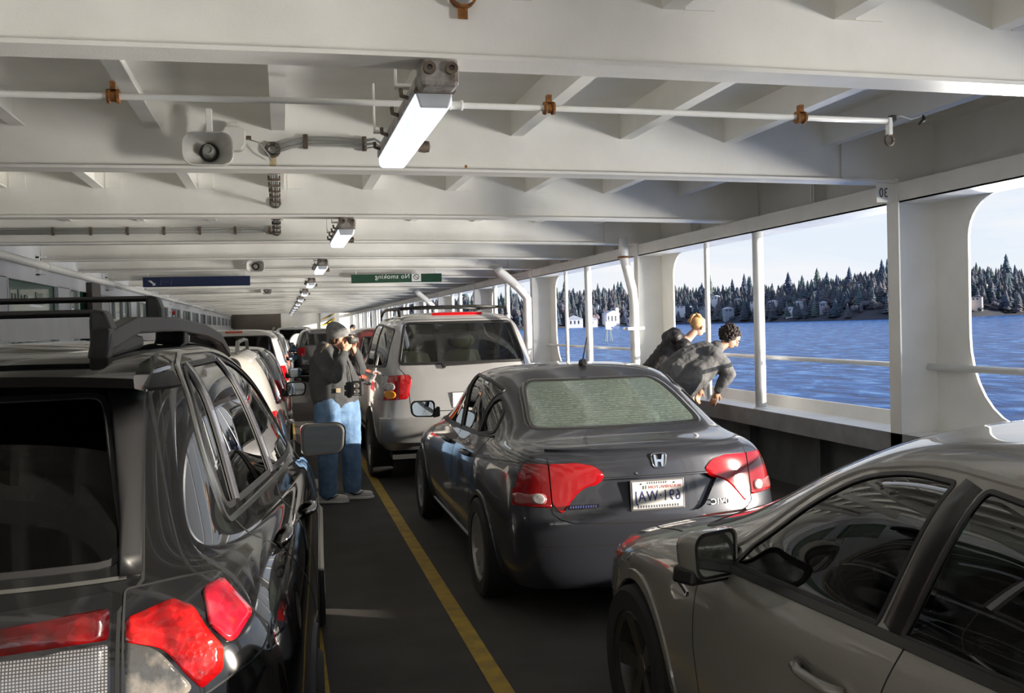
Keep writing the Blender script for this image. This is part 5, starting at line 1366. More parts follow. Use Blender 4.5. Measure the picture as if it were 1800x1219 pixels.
    for x, y in ((-.86,1.1),(.86,1.1),(-.86,4.05),(.86,4.05)): wheel(t, x, y, .40, .25, M_STEEL, 1 if x > 0 else -1, spokes=6)
    underbody(t, .78, .4, 4.7, .28, .5)
    cabin(t, .78, .6, 3.9, .45, 1.10, M_SEATB, [(-.40,2.5,.78),(.40,2.5,.78),(-.40,1.5,.78),(.15,1.5,.80)], mat('tan_upholstery',(.07,.06,.04),.8))
    dash(t, .72, 3.45, 1.18, M_SEATB, -.40)
    MB().box((-.13,3.0,1.60),(.10,3.03,1.67)).build('inner_mirror', M_BLACK, t, bevel=.02)
    return t
M_GSUV = glass('rear_suv_glass', (.55,.66,.62), .85); M_GCLEAR = glass('clear_windscreen', (.85,.92,.88), .9)
silver = build_silver()
for _o in silver.children:
    if _o.name.startswith('windscreen'): _o.data.materials.clear(); _o.data.materials.append(M_GCLEAR)
# ------------------------------------------------ cars farther down the deck
def bg_car(name, label, x, y, rings, L_, w, pm, wins, rear_glass, lamps, wheels_, wr, lv=3, gm=None, rails=False, mirrors=(2.9,1.05), hi=None, extra=None, rz=0, lampm=None):
    t = thing(name, label, 'car', (x,y,0), rz)
    bm = car_body(rings, lv); bv = bvh_of(bm); gm = gm or M_GMID
    for yc in wheels_: arch_cut(bm, yc, wr-.02, wr+.05, .5, t, pm, M_LINER, .04)
    bv = bvh_of(bm)
    for s in (-1,1):
        q = [(s*a,)+tuple(b) for a, *b in lamps]
        if s < 0: q = list(reversed(q))
        q = rounded(q,.03); F = cut(bm, q, 'B', lim=lambda c: c.y < .5 and c.x*s > .2, minf=.03); split_off(bm, F, 'tail_lamp', lampm or M_RED, t, off=.008, thick=.02)
    q = rounded(rear_glass,.05); F = cut(bm, q, 'B', lim=lambda c: c.y < 1.9 and c.z > .95, minf=0); split_off(bm, F, 'rear_window', gm, t, off=-.002)
    strip(bv, q, 'B', .03, 'window_seal', M_BLACK, t, closed=True, off=0, h=.003)
    for pr in ('L','R'):
        for P in wins:
            q = rounded(P,.03); F = cut(bm, q, pr, lim=lambda c: c.z > .85); split_off(bm, F, 'side_window', gm, t, off=-.003); strip(bv, q, pr, .028, 'window_trim', M_CHROMED if rails else M_BLACK, t, closed=True, off=0, h=.004)
    zf = .92; F = [f for f in bm.faces if False]
    wf = rounded([(-.66,L_-1.25,.1),(-.52,L_-2.0,.1),(.52,L_-2.0,.1),(.66,L_-1.25,.1)], .1)
    F = cut(bm, wf, 'T', lim=lambda c: c.z > .9); split_off(bm, F, 'windscreen', gm, t)
    mesh_obj(bm, 'body', pm, t)
    for u in (1.35,2.25): strip(bv, [(u+.0,.95),(u-.02,.35)], 'R', .007, 'door_seam', M_LINER, t, off=0, h=.001); strip(bv, [(u+.0,.95),(u-.02,.35)], 'L', .007, 'door_seam', M_LINER, t, off=0, h=.001)
    for u in (1.5,2.4):
        for pr in 'LR': handle(bv, t, u, .92, pr, pm, .18)
    for s in (-1,1): mirror_unit(t, s*(w-.07), mirrors[0], mirrors[1], s, M_BLACK if rails else pm, w=.21, h=.15)
    for yc in wheels_:
        for s in (-1,1): wheel(t, s*(w-.10), yc, wr, .20, M_STEEL, s, spokes=7)
    H = max(p[2] for r in rings for p in r)
    if hi: strip(bv, [(-hi[0],hi[1]),(hi[0],hi[1])], 'B', .035, 'high_stop_lamp', mat('orange_stop_lamp',(.75,.10,.03),.2,coat=1), t, off=.003, h=.02)
    if rails:
        for s in (-1,1): MB().tube([(s*.50,.55,H-.05),(s*.50,.65,H+.03),(s*.52,1.4,H+.045),(s*.52,2.1,H+.03),(s*.52,2.25,H-.06)], .016, 8).build('roof_rail', M_STEEL, t, smooth=True)
    p = plate(t, (0,0,.80 if H < 1.6 else .95)); p.location.y = surf(bv,0,.80 if H < 1.6 else .95,'B')[0].y-.008
    underbody(t, w-.2, .45, L_-.5, .18, .34)
    cabin(t, w-.13, .7, L_-1.2, .3, .85, M_SEATB, [(-.36,2.0,.55),(.36,2.0,.55)], M_SEATB)
    strip(bv, [(-w+.12,.52),(w-.12,.52)], 'B', .10, 'bumper_trim', M_BLACK, t, off=.003, h=.01)
    return t
P_A = noisy('silver_beige_paint', (.40,.39,.37), (.44,.43,.41), 200, .28, coat=1); P_B = noisy('steel_grey_paint', (.20,.22,.25), (.24,.26,.29), 200, .28, coat=1)
P_C = noisy('off_white_paint', (.60,.58,.55), (.66,.64,.61), 200, .28, coat=1); P_D = noisy('black_grey_paint', (.03,.03,.033), (.045,.045,.05), 200, .2, coat=1)
P_M = noisy('maroon_paint', (.13,.02,.025), (.17,.03,.03), 200, .25, coat=1); P_W = noisy('white_paint', (.75,.75,.74), (.80,.80,.79), 200, .3, coat=1)
W_SUV = [[(.62,1.16,.03),(.75,1.50,.06),(1.30,1.52,.02),(1.28,1.12,.02)],[(1.34,1.12,.02),(1.37,1.525,.02),(2.16,1.53,.02),(2.18,1.10,.02)],[(2.24,1.10,.02),(2.23,1.53,.02),(2.5,1.5,.1),(3.1,1.10,.03)]]
LAMP_SUV = [(.58,1.12,.02),(.58,.86,.03),(.95,.84,.02),(.95,1.10,.03)]
RG_SUV = [(-.60,1.17,.05),(-.50,1.52,.05),(.50,1.52,.05),(.60,1.17,.05)]
def sc(P, zf, zo): return [[(a[0], zo+(a[1]-zo)*zf)+tuple(a[2:]) for a in q] for q in P]
r1 = suv_rings(4.45,.89,1.62,belt=1.07,hood=.95,cowl=1.10,tail=1.08)
bg_car('silver_wagon', 'silver beige estate car with roof rails directly ahead of the black crossover', -.84, 7.45, r1, 4.45, .89, P_A, W_SUV, RG_SUV, LAMP_SUV, (.9,3.55), .33, rails=True, mirrors=(3.15,1.05))
r2 = suv_rings(4.4,.88,1.54,belt=1.02,hood=.93,cowl=1.05,tail=1.05)
bg_car('grey_hatchback', 'steel grey hatchback, second car ahead of the black crossover', -.78, 12.3, r2, 4.4, .88, P_B, sc(W_SUV,.93,1.05), sc([RG_SUV],.93,1.05)[0], LAMP_SUV, (.9,3.5), .32, mirrors=(2.85,1.02))
r3 = suv_rings(4.7,.94,1.76,belt=1.14,hood=1.02,cowl=1.18,tail=1.14)
bg_car('white_suv', 'off-white SUV with black rear window and orange high stop lamp, in the left lane', -.80, 17.3, r3, 4.7, .94, P_C, sc(W_SUV,1.08,1.0), [(-.70,1.22,.06),(-.60,1.63,.08),(.60,1.63,.08),(.70,1.22,.06)], LAMP_SUV, (.95,3.75), .36, gm=M_GDARK, hi=(.14,1.70), mirrors=(3.1,1.12))
r4 = suv_rings(4.7,.92,1.74,belt=1.14,hood=1.02,cowl=1.18,tail=1.14)
bg_car('black_wagon', 'black SUV with an orange lit tail lamp beyond the off-white SUV', -.70, 24.2, r4, 4.7, .92, P_D, sc(W_SUV,1.07,1.0), sc([RG_SUV],1.07,1.0)[0], LAMP_SUV, (.95,3.75), .36, gm=M_GDARK, lampm=mat('orange_stop_lamp',(.75,.10,.03),.2,coat=1), rails=True, mirrors=(3.1,1.12), lv=2)
bg_car('maroon_suv', 'maroon SUV ahead of the silver SUV in the right lane', 1.95, 18.0, r4, 4.7, .92, P_M, sc(W_SUV,1.07,1.0), sc([RG_SUV],1.07,1.0)[0], LAMP_SUV, (.95,3.75), .36, mirrors=(3.1,1.12), lv=2)
bg_car('dark_grey_car', 'dark grey car farther down the deck behind the person in the beanie', 1.30, 33.0, r4, 4.7, .92, P_D, sc(W_SUV,1.07,1.0), sc([RG_SUV],1.07,1.0)[0], LAMP_SUV, (.95,3.75), .36, rails=True, mirrors=(3.1,1.12), lv=2)
j = bg_car('white_jeep', 'white boxy off-road car with white spare wheel cover, far down the deck', .55, 44.0, suv_rings(4.2,.90,1.85,belt=1.25,hood=1.12,cowl=1.25,tail=1.2,wr=.86,wg=.95,yt=.16), 4.2, .90, P_W, sc(W_SUV,1.12,1.0), [(-.66,1.28,.06),(-.62,1.70,.05),(.62,1.70,.05),(.66,1.28,.06)], [(.72,1.05,.02),(.72,.80,.02),(.84,.80,.02),(.84,1.05,.02)], (.8,3.3), .39, gm=M_GDARK, mirrors=(2.8,1.2), lv=2)
sw = bpy.data.objects.new('spare_wheel', None); COL.objects.link(sw); sw.parent = j; sw.location = (.12,-.11,1.15)
MB().lathe([(.10,.36),(-.08,.38),(-.12,.34),(-.12,0)], (0,0,0), 'y', 28).build('wheel_cover', P_W, sw, auto=40); MB().lathe([(.10,.0),(.10,.37),(.02,.40),(.02,.38)], (0,0,0), 'y', 28).build('tyre', M_RUBBER, sw)
bg_car('dark_hatchback', 'small dark car between the lanes beyond the black SUV', -.55, 31.0, r2, 4.4, .88, P_B, sc(W_SUV,.93,1.05), sc([RG_SUV],.93,1.05)[0], LAMP_SUV, (.9,3.5), .32, mirrors=(2.85,1.02), lv=2)
bg_car('grey_wagon', 'grey car at the far end of the left lane', -.6, 38.0, r1, 4.45, .89, P_A, W_SUV, RG_SUV, LAMP_SUV, (.9,3.55), .33, mirrors=(3.15,1.05), lv=2)
# white tarpaulin-like striped barrier boards at far right end
t = thing('warning_sign', 'yellow and white striped warning board on the far bulkhead right of the centre', 'sign', (3.2,71.9,1.9))
MB().box((-.5,-.05,-.9),(.5,.095,.9)).build('board', M_SWHITE, t); q = MB()
for k in range(4): q.prism([(-.5,-.9+.45*k),(-.2,-.9+.45*k),(.5,-.3+.45*k if k < 3 else .9),(.5,-.55+.45*k)], 'y', -.06, -.05)
q.build('stripes', mat('warning_yellow',(.75,.50,.03),.5), t)
# ------------------------------------------------ people
def blob(name, chains, m, parent, voxel=.008, smooth=3, balls=(), noise=0, nscale=8, seed=0, flat=None):
    """union of tapering limbs and ellipsoids turned into one continuous skin"""
    mb = MB()
    for pts, rs in chains:
        pts = [Vector(p) for p in pts]
        P_, R_ = [], []
        for i in range(len(pts)-1):
            for k in range(4):
                t = k/4; P_.append(pts[i].lerp(pts[i+1], t)); R_.append(rs[i]*(1-t)+rs[i+1]*t)
        P_.append(pts[-1]); R_.append(rs[-1])
        mb.tube(P_, 0, 14, rs=R_)
        for p, r in zip(pts, rs): mb.ico(p, r, 2)
    for c, r, M_ in balls: mb.ico(c, 1, 3, r, M=M_)
    me = bpy.data.meshes.new('t'); me.from_pydata([tuple(v) for v in mb.v], [], mb.f)
    bm = bmesh.new(); bm.from_mesh(me); bmesh.ops.recalc_face_normals(bm, faces=bm.faces); bm.to_mesh(me); bm.free()
    o = bpy.data.objects.new('t', me); COL.objects.link(o)
    r = o.modifiers.new('r','REMESH'); r.mode = 'VOXEL'; r.voxel_size = voxel
    if smooth: s_ = o.modifiers.new('s','SMOOTH'); s_.iterations = smooth; s_.factor = .6
    if noise:
        tx = bpy.data.textures.new('wrinkle','CLOUDS'); tx.noise_scale = 1/nscale; tx.noise_depth = 2
        d = o.modifiers.new('d','DISPLACE'); d.texture = tx; d.strength = noise; d.mid_level = .5; d.texture_coords = 'LOCAL'
    dg = bpy.context.evaluated_depsgraph_get(); dg.update()
    m2 = bpy.data.meshes.new_from_object(o.evaluated_get(dg)); bpy.data.objects.remove(o)
    m2.materials.clear(); m2.materials.append(m); m2.shade_smooth(); m2.name = name
    q = bpy.data.objects.new(name, m2); COL.objects.link(q); q.parent = parent; return q
def hand_chains(w, d, up, s=1, curl=.6, k=1.0):
    """w wrist, d direction of fingers, up = back-of-hand normal; returns chains"""
    w, d, up = Vector(w), Vector(d).normalized(), Vector(up); up = (up-d*up.dot(d)).normalized(); side = d.cross(up)*s
    ch = [([w, w+d*.045*k], [.026*k,.030*k])]
    for i in range(4):
        o = side*(-.030+.020*i)*k; L_ = [.040,.045,.042,.034][i]*k; b = w+d*.088*k+o
        ch.append(([w+d*.04*k+o*.7, b], [.013*k,.0105*k]))
        d1 = (d*math.cos(curl*.6)-up*math.sin(curl*.6)); d2 = (d*math.cos(curl*1.5)-up*math.sin(curl*1.5)); d3 = (d*math.cos(curl*2.2)-up*math.sin(curl*2.2))
        p1 = b+d1*L_; p2 = p1+d2*L_*.65; p3 = p2+d3*L_*.5
        ch.append(([b,p1,p2,p3], [.0100*k,.0092*k,.0085*k,.0075*k]))
    tb = w+d*.02*k-side*.026*k
    ch.append(([tb, tb-side*.028*k+d*.028*k-up*.01, tb-side*.034*k+d*.060*k-up*.022], [.014*k,.0115*k,.009*k])); return ch
def head_parts(c, fwd, up, k=1.0):
    """head around centre c facing fwd: returns balls, chains for the body mesh"""
    c, f, u = Vector(c), Vector(fwd).normalized(), Vector(up); u = (u-f*u.dot(f)).normalized(); r = f.cross(u)
    M_ = Matrix((r, f, u)).transposed().to_4x4()
    def P(x, y, z): return c+r*x*k+f*y*k+u*z*k
    balls = [(P(0,-.01,.03),(.074*k,.095*k,.088*k),M_),(P(0,.02,-.035),(.060*k,.070*k,.075*k),M_),(P(0,.045,-.075),(.036*k,.040*k,.030*k),M_),
             (P(.077,-.005,-.01),(.010*k,.020*k,.032*k),M_),(P(-.077,-.005,-.01),(.010*k,.020*k,.032*k),M_),
             (P(0,.083,.035),(.05*k,.016*k,.014*k),M_),(P(0,.088,-.058),(.024*k,.012*k,.009*k),M_),(P(0,.086,-.070),(.020*k,.011*k,.008*k),M_)]
    chains = [([P(0,.088,.03),P(0,.112,-.015),P(0,.098,-.028)],[.009*k,.014*k,.012*k])]
    return balls, chains, P, M_
SKIN = noisy('skin', (.55,.30,.20), (.60,.34,.24), 20, .5); SKIN2 = noisy('skin_tan', (.42,.23,.15), (.46,.26,.17), 20, .5)
def face_bits(P, M_, root, k=1.0, iris=(.05,.03,.02)):
    for s in (-1,1):
        e = MB().ico(P(s*.031,.078,.012), .0125*k, 2); e.build('eye', mat('eye_white',(.7,.68,.66),.2), root, smooth=True)
        MB().ico(P(s*.031,.0885,.012), .0055*k, 2).build('iris', mat('iris_dark',iris,.2), root, smooth=True)
        MB().tube([P(s*.014,.094,.032),P(s*.032,.094,.038),P(s*.05,.082,.032)], .0045, 6).build('eyebrow', mat('brow_brown',(.06,.035,.02),.9), root, smooth=True)
    MB().tube([P(-.022,.094,-.064),P(0,.100,-.064),P(.022,.094,-.064)], .0022, 6).build('mouth_line', mat('lip',(.35,.10,.09),.5), root, smooth=True)

# photographer standing in the walkway
X0, Y0p = .53, 10.15
t = thing('person', 'person in grey beanie, charcoal jacket and blue jeans photographing with a camera in the walkway', 'person', (X0,Y0p,0))
def V3(x, y, z): return (x-X0, y-Y0p, z)
hb, hc, HP, HM_ = head_parts(V3(.575,10.14,1.635), (1,-.12,-.03), (0,0,1), 1.0)
legs = [([V3(.42,10.07,.92),V3(.41,10.05,.50),V3(.40,10.06,.09),V3(.47,10.03,.05)],[.09,.062,.042,.04]),
        ([V3(.60,10.22,.92),V3(.64,10.20,.50),V3(.65,10.20,.09),V3(.73,10.18,.05)],[.09,.062,.042,.04])]
arms = [([V3(.40,9.98,1.46),V3(.50,9.90,1.285),V3(.60,9.98,1.50)],[.055,.045,.032]),
        ([V3(.50,10.33,1.46),V3(.76,10.36,1.32),V3(.70,10.18,1.52)],[.055,.045,.032])]
tors = [([V3(.51,10.15,.95),V3(.49,10.15,1.2),V3(.45,10.15,1.42),V3(.50,10.15,1.50),V3(.555,10.14,1.60)],[.14,.15,.13,.055,.052])]
hands = hand_chains(V3(.605,10.0,1.515),(.45,.55,.55),(.3,-.8,.1),1,.75)+hand_chains(V3(.70,10.20,1.53),(.15,-.45,.8),(.7,.5,0),-1,.75)
blob('body', legs+arms+tors+hc+hands, SKIN, t, .006, 2, hb)
face_bits(HP, HM_, t)
JK = noisy('charcoal_canvas', (.045,.047,.050), (.070,.073,.076), 6, .9, .4, 90)
jk = blob('jacket', [([V3(.50,10.13,1.03),V3(.50,10.14,1.15),V3(.46,10.14,1.36),V3(.45,10.14,1.46)],[.185,.195,.185,.13]),
     ([V3(.58,10.20,1.03),V3(.59,10.20,1.15),V3(.53,10.20,1.36)],[.165,.175,.15]), ([V3(.42,10.10,1.03),V3(.40,10.10,1.2),V3(.40,10.10,1.38)],[.15,.16,.14]),
     ([V3(.385,10.0,1.46),V3(.40,9.97,1.40),V3(.49,9.885,1.275),V3(.595,9.97,1.475)],[.10,.098,.085,.050]),
     ([V3(.50,10.32,1.46),V3(.62,10.36,1.38),V3(.765,10.36,1.315),V3(.715,10.22,1.50)],[.10,.095,.08,.050]),
     ([V3(.44,10.0,1.50),V3(.40,10.14,1.53),V3(.46,10.27,1.50)],[.055,.075,.055])], JK, t, .010, 3, noise=.016, nscale=7)
DN = noisy('light_denim', (.09,.17,.30), (.15,.25,.40), 12, .9, .5, 120)
blob('trousers', [([V3(.44,10.08,.97),V3(.41,10.05,.80),V3(.41,10.04,.50),V3(.40,10.05,.25),V3(.40,10.05,.10)],[.15,.135,.105,.095,.092]),
     ([V3(.60,10.21,.97),V3(.63,10.20,.80),V3(.645,10.19,.50),V3(.65,10.19,.25),V3(.65,10.19,.12)],[.15,.13,.105,.095,.092]), ([V3(.52,10.14,.98),V3(.52,10.14,.90)],[.17,.16])], DN, t, .010, 2, noise=.022, nscale=7)
for (x, y, a) in ((.43,10.03,-.25),(.69,10.17,-.15)):
    M_ = Matrix.Rotation(a,4,'Z'); c = V3(x,y,0)
    sh = blob('shoe', [([Vector(c)+M_@Vector((-.09,0,.045)),Vector(c)+M_@Vector((.02,0,.045)),Vector(c)+M_@Vector((.13,0,.040))],[.042,.044,.038])], noisy('white_leather',(.62,.60,.57),(.70,.68,.65),15,.5), t, .008, 2,
         balls=[(Vector(c)+M_@Vector((-.04,0,.085)),(.055,.042,.04),M_)])
    MB().prism([(-.14,-.045),(.10,-.05),(.17,-.03),(.18,0),(.17,.03),(.10,.05),(-.14,.045)], 'z', .0, .026).build('shoe_sole', mat('sole_white',(.65,.64,.62),.6), sh, bevel=.006)
    sole = sh.children[0]; sole.location = Vector(c); sole.rotation_euler = (0,0,a)
    sw = MB().tube([(-.07,-.046,.065),(-.02,-.052,.05),(.03,-.05,.055),(.08,-.046,.085)], .007, 6, rs=[.003,.009,.007,.002]).build('side_stripe', M_BLACK, sh, smooth=True); sw.location = Vector(c); sw.rotation_euler = (0,0,a)
GB = noisy('grey_knit', (.17,.17,.17), (.26,.26,.26), 40, .95, .8, 200)
hat = MB(); n = 26
Mh = Matrix.Translation(V3(.565,10.14,1.665)) @ HM_ @ Matrix.Rotation(R(14),4,'X')
prof = [(.092,.0),(.098,.012),(.098,.045),(.092,.05),(.095,.07),(.084,.11),(.062,.145),(.034,.17),(.0,.182)]
for rr, zz in prof:
    for k in range(n): a = 2*PI*k/n; hat.v.append(tuple(Mh @ Vector((rr*.90*math.cos(a), rr*1.12*math.sin(a)-zz*.25, zz-.03))))
for i in range(len(prof)-1):
    for k in range(n): hat.f.append((i*n+k,i*n+(k+1)%n,(i+1)*n+(k+1)%n,(i+1)*n+k))
hat.build('beanie', GB, t, smooth=True)
HAIR = noisy('brown_hair', (.10,.05,.025), (.16,.09,.05), 30, .8)
MB().ico(HP(0,-.055,-.02), 1, 3, (.072,.05,.055), M=HM_).build('hair', HAIR, t, smooth=True)
MB().ico(HP(0,.055,-.068), 1, 3, (.05,.04,.04), M=HM_, noise=.08).build('beard', noisy('brown_beard',(.22,.10,.05),(.30,.15,.08),30,.9), t, smooth=True)
# back pack straps and hood lining
MB().tube([V3(.36,9.915,1.44),V3(.37,9.925,1.50),V3(.41,9.97,1.555),V3(.44,10.04,1.575)], .016, 8).build('collar_strap', noisy('tan_webbing',(.22,.17,.12),(.30,.24,.17),20,.9), t, smooth=True)
MB().box((-.022,-.004,-.020),(.022,.003,.022)).build('pocket_patch', mat('tan_patch',(.42,.34,.22),.8), t).location = V3(.525,9.928,1.12)
# camera held to the eye
c = thing('camera', 'small black and silver camera held up to the face by the person in the beanie', 'camera', (.672,10.10,1.607), -.12)
MB().box((-.022,-.062,-.036),(.018,.062,.036)).build('camera_body', M_BLACK, c, bevel=.008)
MB().box((-.020,-.058,.036),(.014,.058,.046)).build('top_plate', M_STEEL, c, bevel=.004)
MB().lathe([(.018,.030),(.045,.030),(.050,.027),(.075,.027),(.078,.020),(.070,0)], (0,0,0), 'x', 20).build('lens', M_STEEL, c, auto=40)
MB().box((-.015,-.018,.04),(.012,.018,.062)).build('viewfinder', M_BLACK, c, bevel=.005)
# second camera hanging at the waist
c = thing('hanging_camera', 'boxy black camera with round silver lens rings hanging at the photographer\'s hip', 'camera', (.715,9.965,1.135), -.35)
MB().box((-.055,-.035,-.075),(.055,.045,.07)).build('camera_case', M_BLACK, c, bevel=.01)
for z, r in ((.028,.026),(-.030,.024)): MB().lathe([(0,r),(-.028,r),(-.030,r*.75),(-.018,r*.5),(-.018,0)], (.005,-.035,z), 'y', 18).build('lens_ring', M_STEEL, c, auto=40)
MB().box((-.03,-.038,-.066),(.03,-.0355,-.058)).build('front_bar', M_STEEL, c)
MB().tube([(-.05,0,.07),(-.075,.02,.20),(-.13,.05,.33),(-.20,.10,.41)], .006, 6).tube([(.05,0,.07),(.02,.03,.2),(-.05,.10,.33),(-.10,.16,.41)], .006, 6).build('strap', M_BLACK, c, smooth=True)

# curly haired man leaning out
X1, Y1p = 4.15, 10.1
t = thing('person', 'person with dark curly hair and grey jacket bending to lean out of the opening', 'person', (X1,Y1p,0))
def V4(x, y, z): return (x-X1, y-Y1p, z)
hb, hc, HP, HM2 = head_parts(V4(4.80,10.1,1.515), (.62,-.05,-.72), (.78,0,.62))
blob('body', [([V4(4.20,10.0,.98),V4(4.28,9.99,.52),V4(4.10,9.98,.09),V4(4.22,9.97,.05)],[.09,.062,.042,.04]),([V4(4.10,10.2,.98),V4(4.20,10.2,.52),V4(4.02,10.2,.09),V4(4.14,10.2,.05)],[.09,.062,.042,.04]),
     ([V4(4.12,10.1,1.0),V4(4.30,10.1,1.22),V4(4.52,10.1,1.34),V4(4.64,10.1,1.39),V4(4.74,10.1,1.46)],[.13,.13,.12,.055,.05]),
     ([V4(4.52,9.95,1.33),V4(4.66,9.90,1.12),V4(4.54,9.93,.93)],[.05,.042,.03]),([V4(4.54,10.26,1.33),V4(4.64,10.33,1.14),V4(4.52,10.3,.95)],[.05,.042,.03])]
     +hc+hand_chains(V4(4.545,9.93,.94),(-.35,.1,-.9),(-.3,-.9,0),1,.5)+hand_chains(V4(4.52,10.3,.95),(-.35,.1,-.9),(-.3,.9,0),-1,.5), SKIN2, t, .007, 2, hb)
face_bits(HP, HM2, t)
JK2 = noisy('grey_shell_jacket', (.085,.085,.088), (.12,.12,.122), 5, .75, .3, 60)
blob('jacket', [([V4(4.06,10.1,.98),V4(4.16,10.1,1.14),V4(4.30,10.1,1.25),V4(4.48,10.1,1.32),V4(4.60,10.1,1.37)],[.19,.20,.19,.17,.10]),
     ([V4(4.16,9.97,1.0),V4(4.32,9.96,1.14),V4(4.48,9.96,1.24)],[.15,.16,.14]),
     ([V4(4.50,9.95,1.34),V4(4.60,9.91,1.24),V4(4.655,9.89,1.13),V4(4.60,9.91,1.03),V4(4.55,9.92,.96)],[.105,.095,.082,.068,.05]),
     ([V4(4.52,10.26,1.34),V4(4.63,10.32,1.15),V4(4.54,10.3,.98)],[.10,.075,.05]), ([V4(4.60,10.02,1.38),V4(4.63,10.1,1.42),V4(4.60,10.18,1.40)],[.06,.07,.06])], JK2, t, .010, 3, noise=.022, nscale=12)
blob('trousers', [([V4(4.12,10.02,1.0),V4(4.26,9.99,.55),V4(4.10,9.98,.12)],[.15,.095,.08]),([V4(4.08,10.18,1.0),V4(4.19,10.2,.55),V4(4.03,10.2,.12)],[.15,.095,.08])], mat('dark_trousers',(.02,.02,.022),.9), t, .012, 2)
for y in (9.97,10.2):
    q = V4(4.13 if y < 10 else 4.06, y, 0)
    blob('shoe', [([Vector(q)+Vector((-.08,0,.045)),Vector(q)+Vector((.12,0,.04))],[.042,.038])], M_BLACK, t, .010, 2)
rnd = random.Random(5); mb = MB(); c0 = Vector(V4(4.785,10.1,1.555))
for k in range(420):
    d = Vector((rnd.gauss(0,1),rnd.gauss(0,1),rnd.gauss(0,1))).normalized(); q = HM2 @ Vector((d.x*.092,d.y*.105,d.z*.105))
    if d.y > .55 and d.z < .35: continue
    mb.ico(c0+q*rnd.uniform(.92,1.10), rnd.uniform(.010,.019), 1, noise=.4, seed=k)
mb.ico(c0, 1, 3, (.090,.10,.10), M=HM2)
mb.build('hair', noisy('black_curls',(.018,.013,.012),(.05,.035,.03),40,.8), t, smooth=True)

# fair haired person beyond, black puffer jacket
X2, Y2p = 4.2, 10.98
t = thing('person', 'person with fair tied hair and black padded jacket leaning out beyond the curly haired one', 'person', (X2,Y2p,0))
def V5(x, y, z): return (x-X2, y-Y2p, z)
hb, hc, HP, HM3 = head_parts(V5(4.80,10.95,1.64), (.80,.30,-.45), (.45,0,.9), .95)
blob('body', [([V5(4.2,10.9,.95),V5(4.25,10.9,.5),V5(4.12,10.88,.09),V5(4.24,10.87,.05)],[.085,.06,.04,.038]),([V5(4.15,11.06,.95),V5(4.2,11.08,.5),V5(4.05,11.08,.09),V5(4.17,11.07,.05)],[.085,.06,.04,.038]),
      ([V5(4.18,11,1.0),V5(4.34,11,1.25),V5(4.55,10.97,1.42),V5(4.66,10.96,1.50),V5(4.74,10.95,1.58)],[.12,.12,.11,.05,.045]),
      ([V5(4.56,10.80,1.40),V5(4.72,10.78,1.18),V5(4.90,10.8,1.32)],[.045,.038,.028]),([V5(4.56,11.16,1.40),V5(4.76,11.2,1.2),V5(4.92,11.18,1.32)],[.045,.038,.028])]
      +hc+hand_chains(V5(4.90,10.8,1.32),(.9,0,.1),(0,0,1),1,.8,.9)+hand_chains(V5(4.92,11.18,1.32),(.9,0,.1),(0,0,1),-1,.8,.9), SKIN, t, .008, 2, hb)
face_bits(HP, HM3, t, .95)
PJ = noisy('black_puffer', (.014,.013,.014), (.022,.020,.022), 8, .55, .4, 20)
mb_ch = [([V5(4.15+.045*k,11,.98+.058*k),V5(4.165+.045*k,11,1.0+.058*k)],[.185-.006*k,.185-.006*k]) for k in range(9)]
blob('jacket', mb_ch+[([V5(4.54,10.82,1.42),V5(4.72,10.78,1.18),V5(4.88,10.8,1.31)],[.095,.075,.05]),([V5(4.54,11.16,1.42),V5(4.76,11.2,1.2),V5(4.9,11.18,1.31)],[.095,.075,.05]),
     ([V5(4.46,10.85,1.52),V5(4.50,10.98,1.55),V5(4.46,11.1,1.52)],[.075,.09,.075])], PJ, t, .010, 2, noise=.02, nscale=14)
blob('trousers', [([V5(4.2,10.92,1.0),V5(4.24,10.9,.5),V5(4.12,10.88,.12)],[.14,.085,.07]),([V5(4.15,11.08,1.0),V5(4.2,11.08,.5),V5(4.05,11.08,.12)],[.14,.085,.07])], mat('dark_trousers',(.02,.02,.022),.9), t, .012, 2)
for y in (10.88,11.08): q = V5(4.14,y,0); blob('shoe', [([Vector(q)+Vector((-.08,0,.045)),Vector(q)+Vector((.10,0,.04))],[.04,.036])], M_BLACK, t, .010, 2)
rnd = random.Random(9); mb = MB(); c0 = Vector(V5(4.775,10.95,1.68))
mb.ico(c0, 1, 3, (.082,.092,.085), M=HM3, noise=.04)
for k in range(26):
    a = rnd.uniform(-1.3,1.3); s0 = c0+HM3@Vector((.08*math.sin(a),.02,.075*math.cos(a))); tp = c0+HM3@Vector((rnd.uniform(-.02,.02),-.075,.075+rnd.uniform(-.01,.02)))
    mb.tube([s0,(s0+tp)/2+HM3@Vector((0,0,.02)),tp], .009, 6)
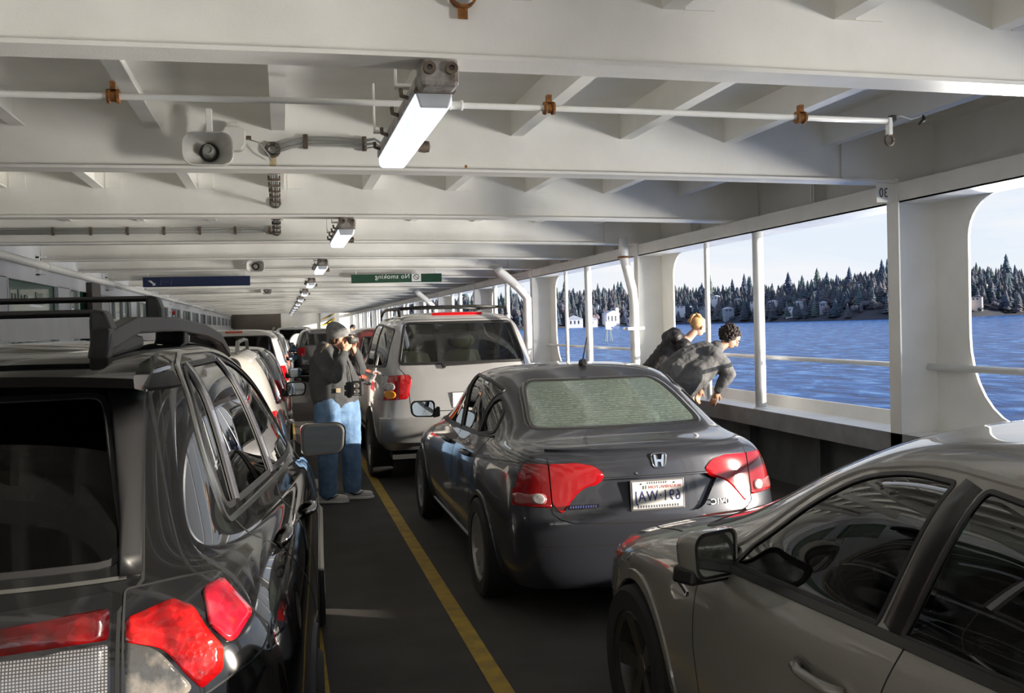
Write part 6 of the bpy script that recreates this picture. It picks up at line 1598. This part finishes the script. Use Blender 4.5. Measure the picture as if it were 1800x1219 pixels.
for k in range(14): mb.tube([c0+HM3@Vector((0,-.075,.075)), c0+HM3@Vector((rnd.uniform(-.02,.02),-.11,.05)), c0+HM3@Vector((rnd.uniform(-.03,.03),-.12,-.05))], .009, 6, rs=[.011,.011,.004])
mb.build('hair', noisy('fair_hair',(.42,.24,.10),(.60,.38,.18),30,.6), t, smooth=True)

# person standing far down the deck, only the head in view above a car
X3, Y3p = 2.0, 29.0
t = thing('person', 'person with black hair far down the deck, only the head showing above the maroon car', 'person', (X3,Y3p,0))
hb, hc, HP, HM4 = head_parts((0,0,1.68), (-.6,-.8,0), (0,0,1))
blob('body', [([(-.1,0,.95),(-.1,0,.5),(-.1,0,.08),(-.12,-.1,.05)],[.09,.06,.042,.04]),([(.1,0,.95),(.1,0,.5),(.1,0,.08),(.1,-.1,.05)],[.09,.06,.042,.04]),([(0,0,1.0),(0,0,1.25),(0,0,1.45),(0,0,1.52),(0,0,1.62)],[.14,.15,.13,.055,.05]),
     ([(-.18,0,1.42),(-.24,0,1.15),(-.22,-.08,.9)],[.055,.042,.03]),([(.18,0,1.42),(.24,0,1.15),(.22,-.08,.9)],[.055,.042,.03])]+hc+hand_chains((-.22,-.08,.9),(0,-.2,-1),(-1,0,0))+hand_chains((.22,-.08,.9),(0,-.2,-1),(1,0,0),-1), SKIN2, t, .010, 2, hb)
blob('coat', [([(0,0,.9),(0,0,1.2),(0,0,1.42)],[.19,.18,.16]),([(-.18,0,1.42),(-.25,0,1.15),(-.22,-.07,.94)],[.085,.07,.05]),([(.18,0,1.42),(.25,0,1.15),(.22,-.07,.94)],[.085,.07,.05])], mat('dark_coat',(.02,.02,.025),.9), t, .014, 2)
blob('trousers', [([(-.1,0,.95),(-.1,0,.5),(-.1,0,.12)],[.12,.085,.07]),([(.1,0,.95),(.1,0,.5),(.1,0,.12)],[.12,.085,.07])], mat('dark_trousers',(.02,.02,.022),.9), t, .014, 2)
MB().ico((0,.015,1.73), 1, 3, (.085,.10,.09), noise=.1).build('hair', mat('black_hair',(.01,.008,.008),.6), t, smooth=True)
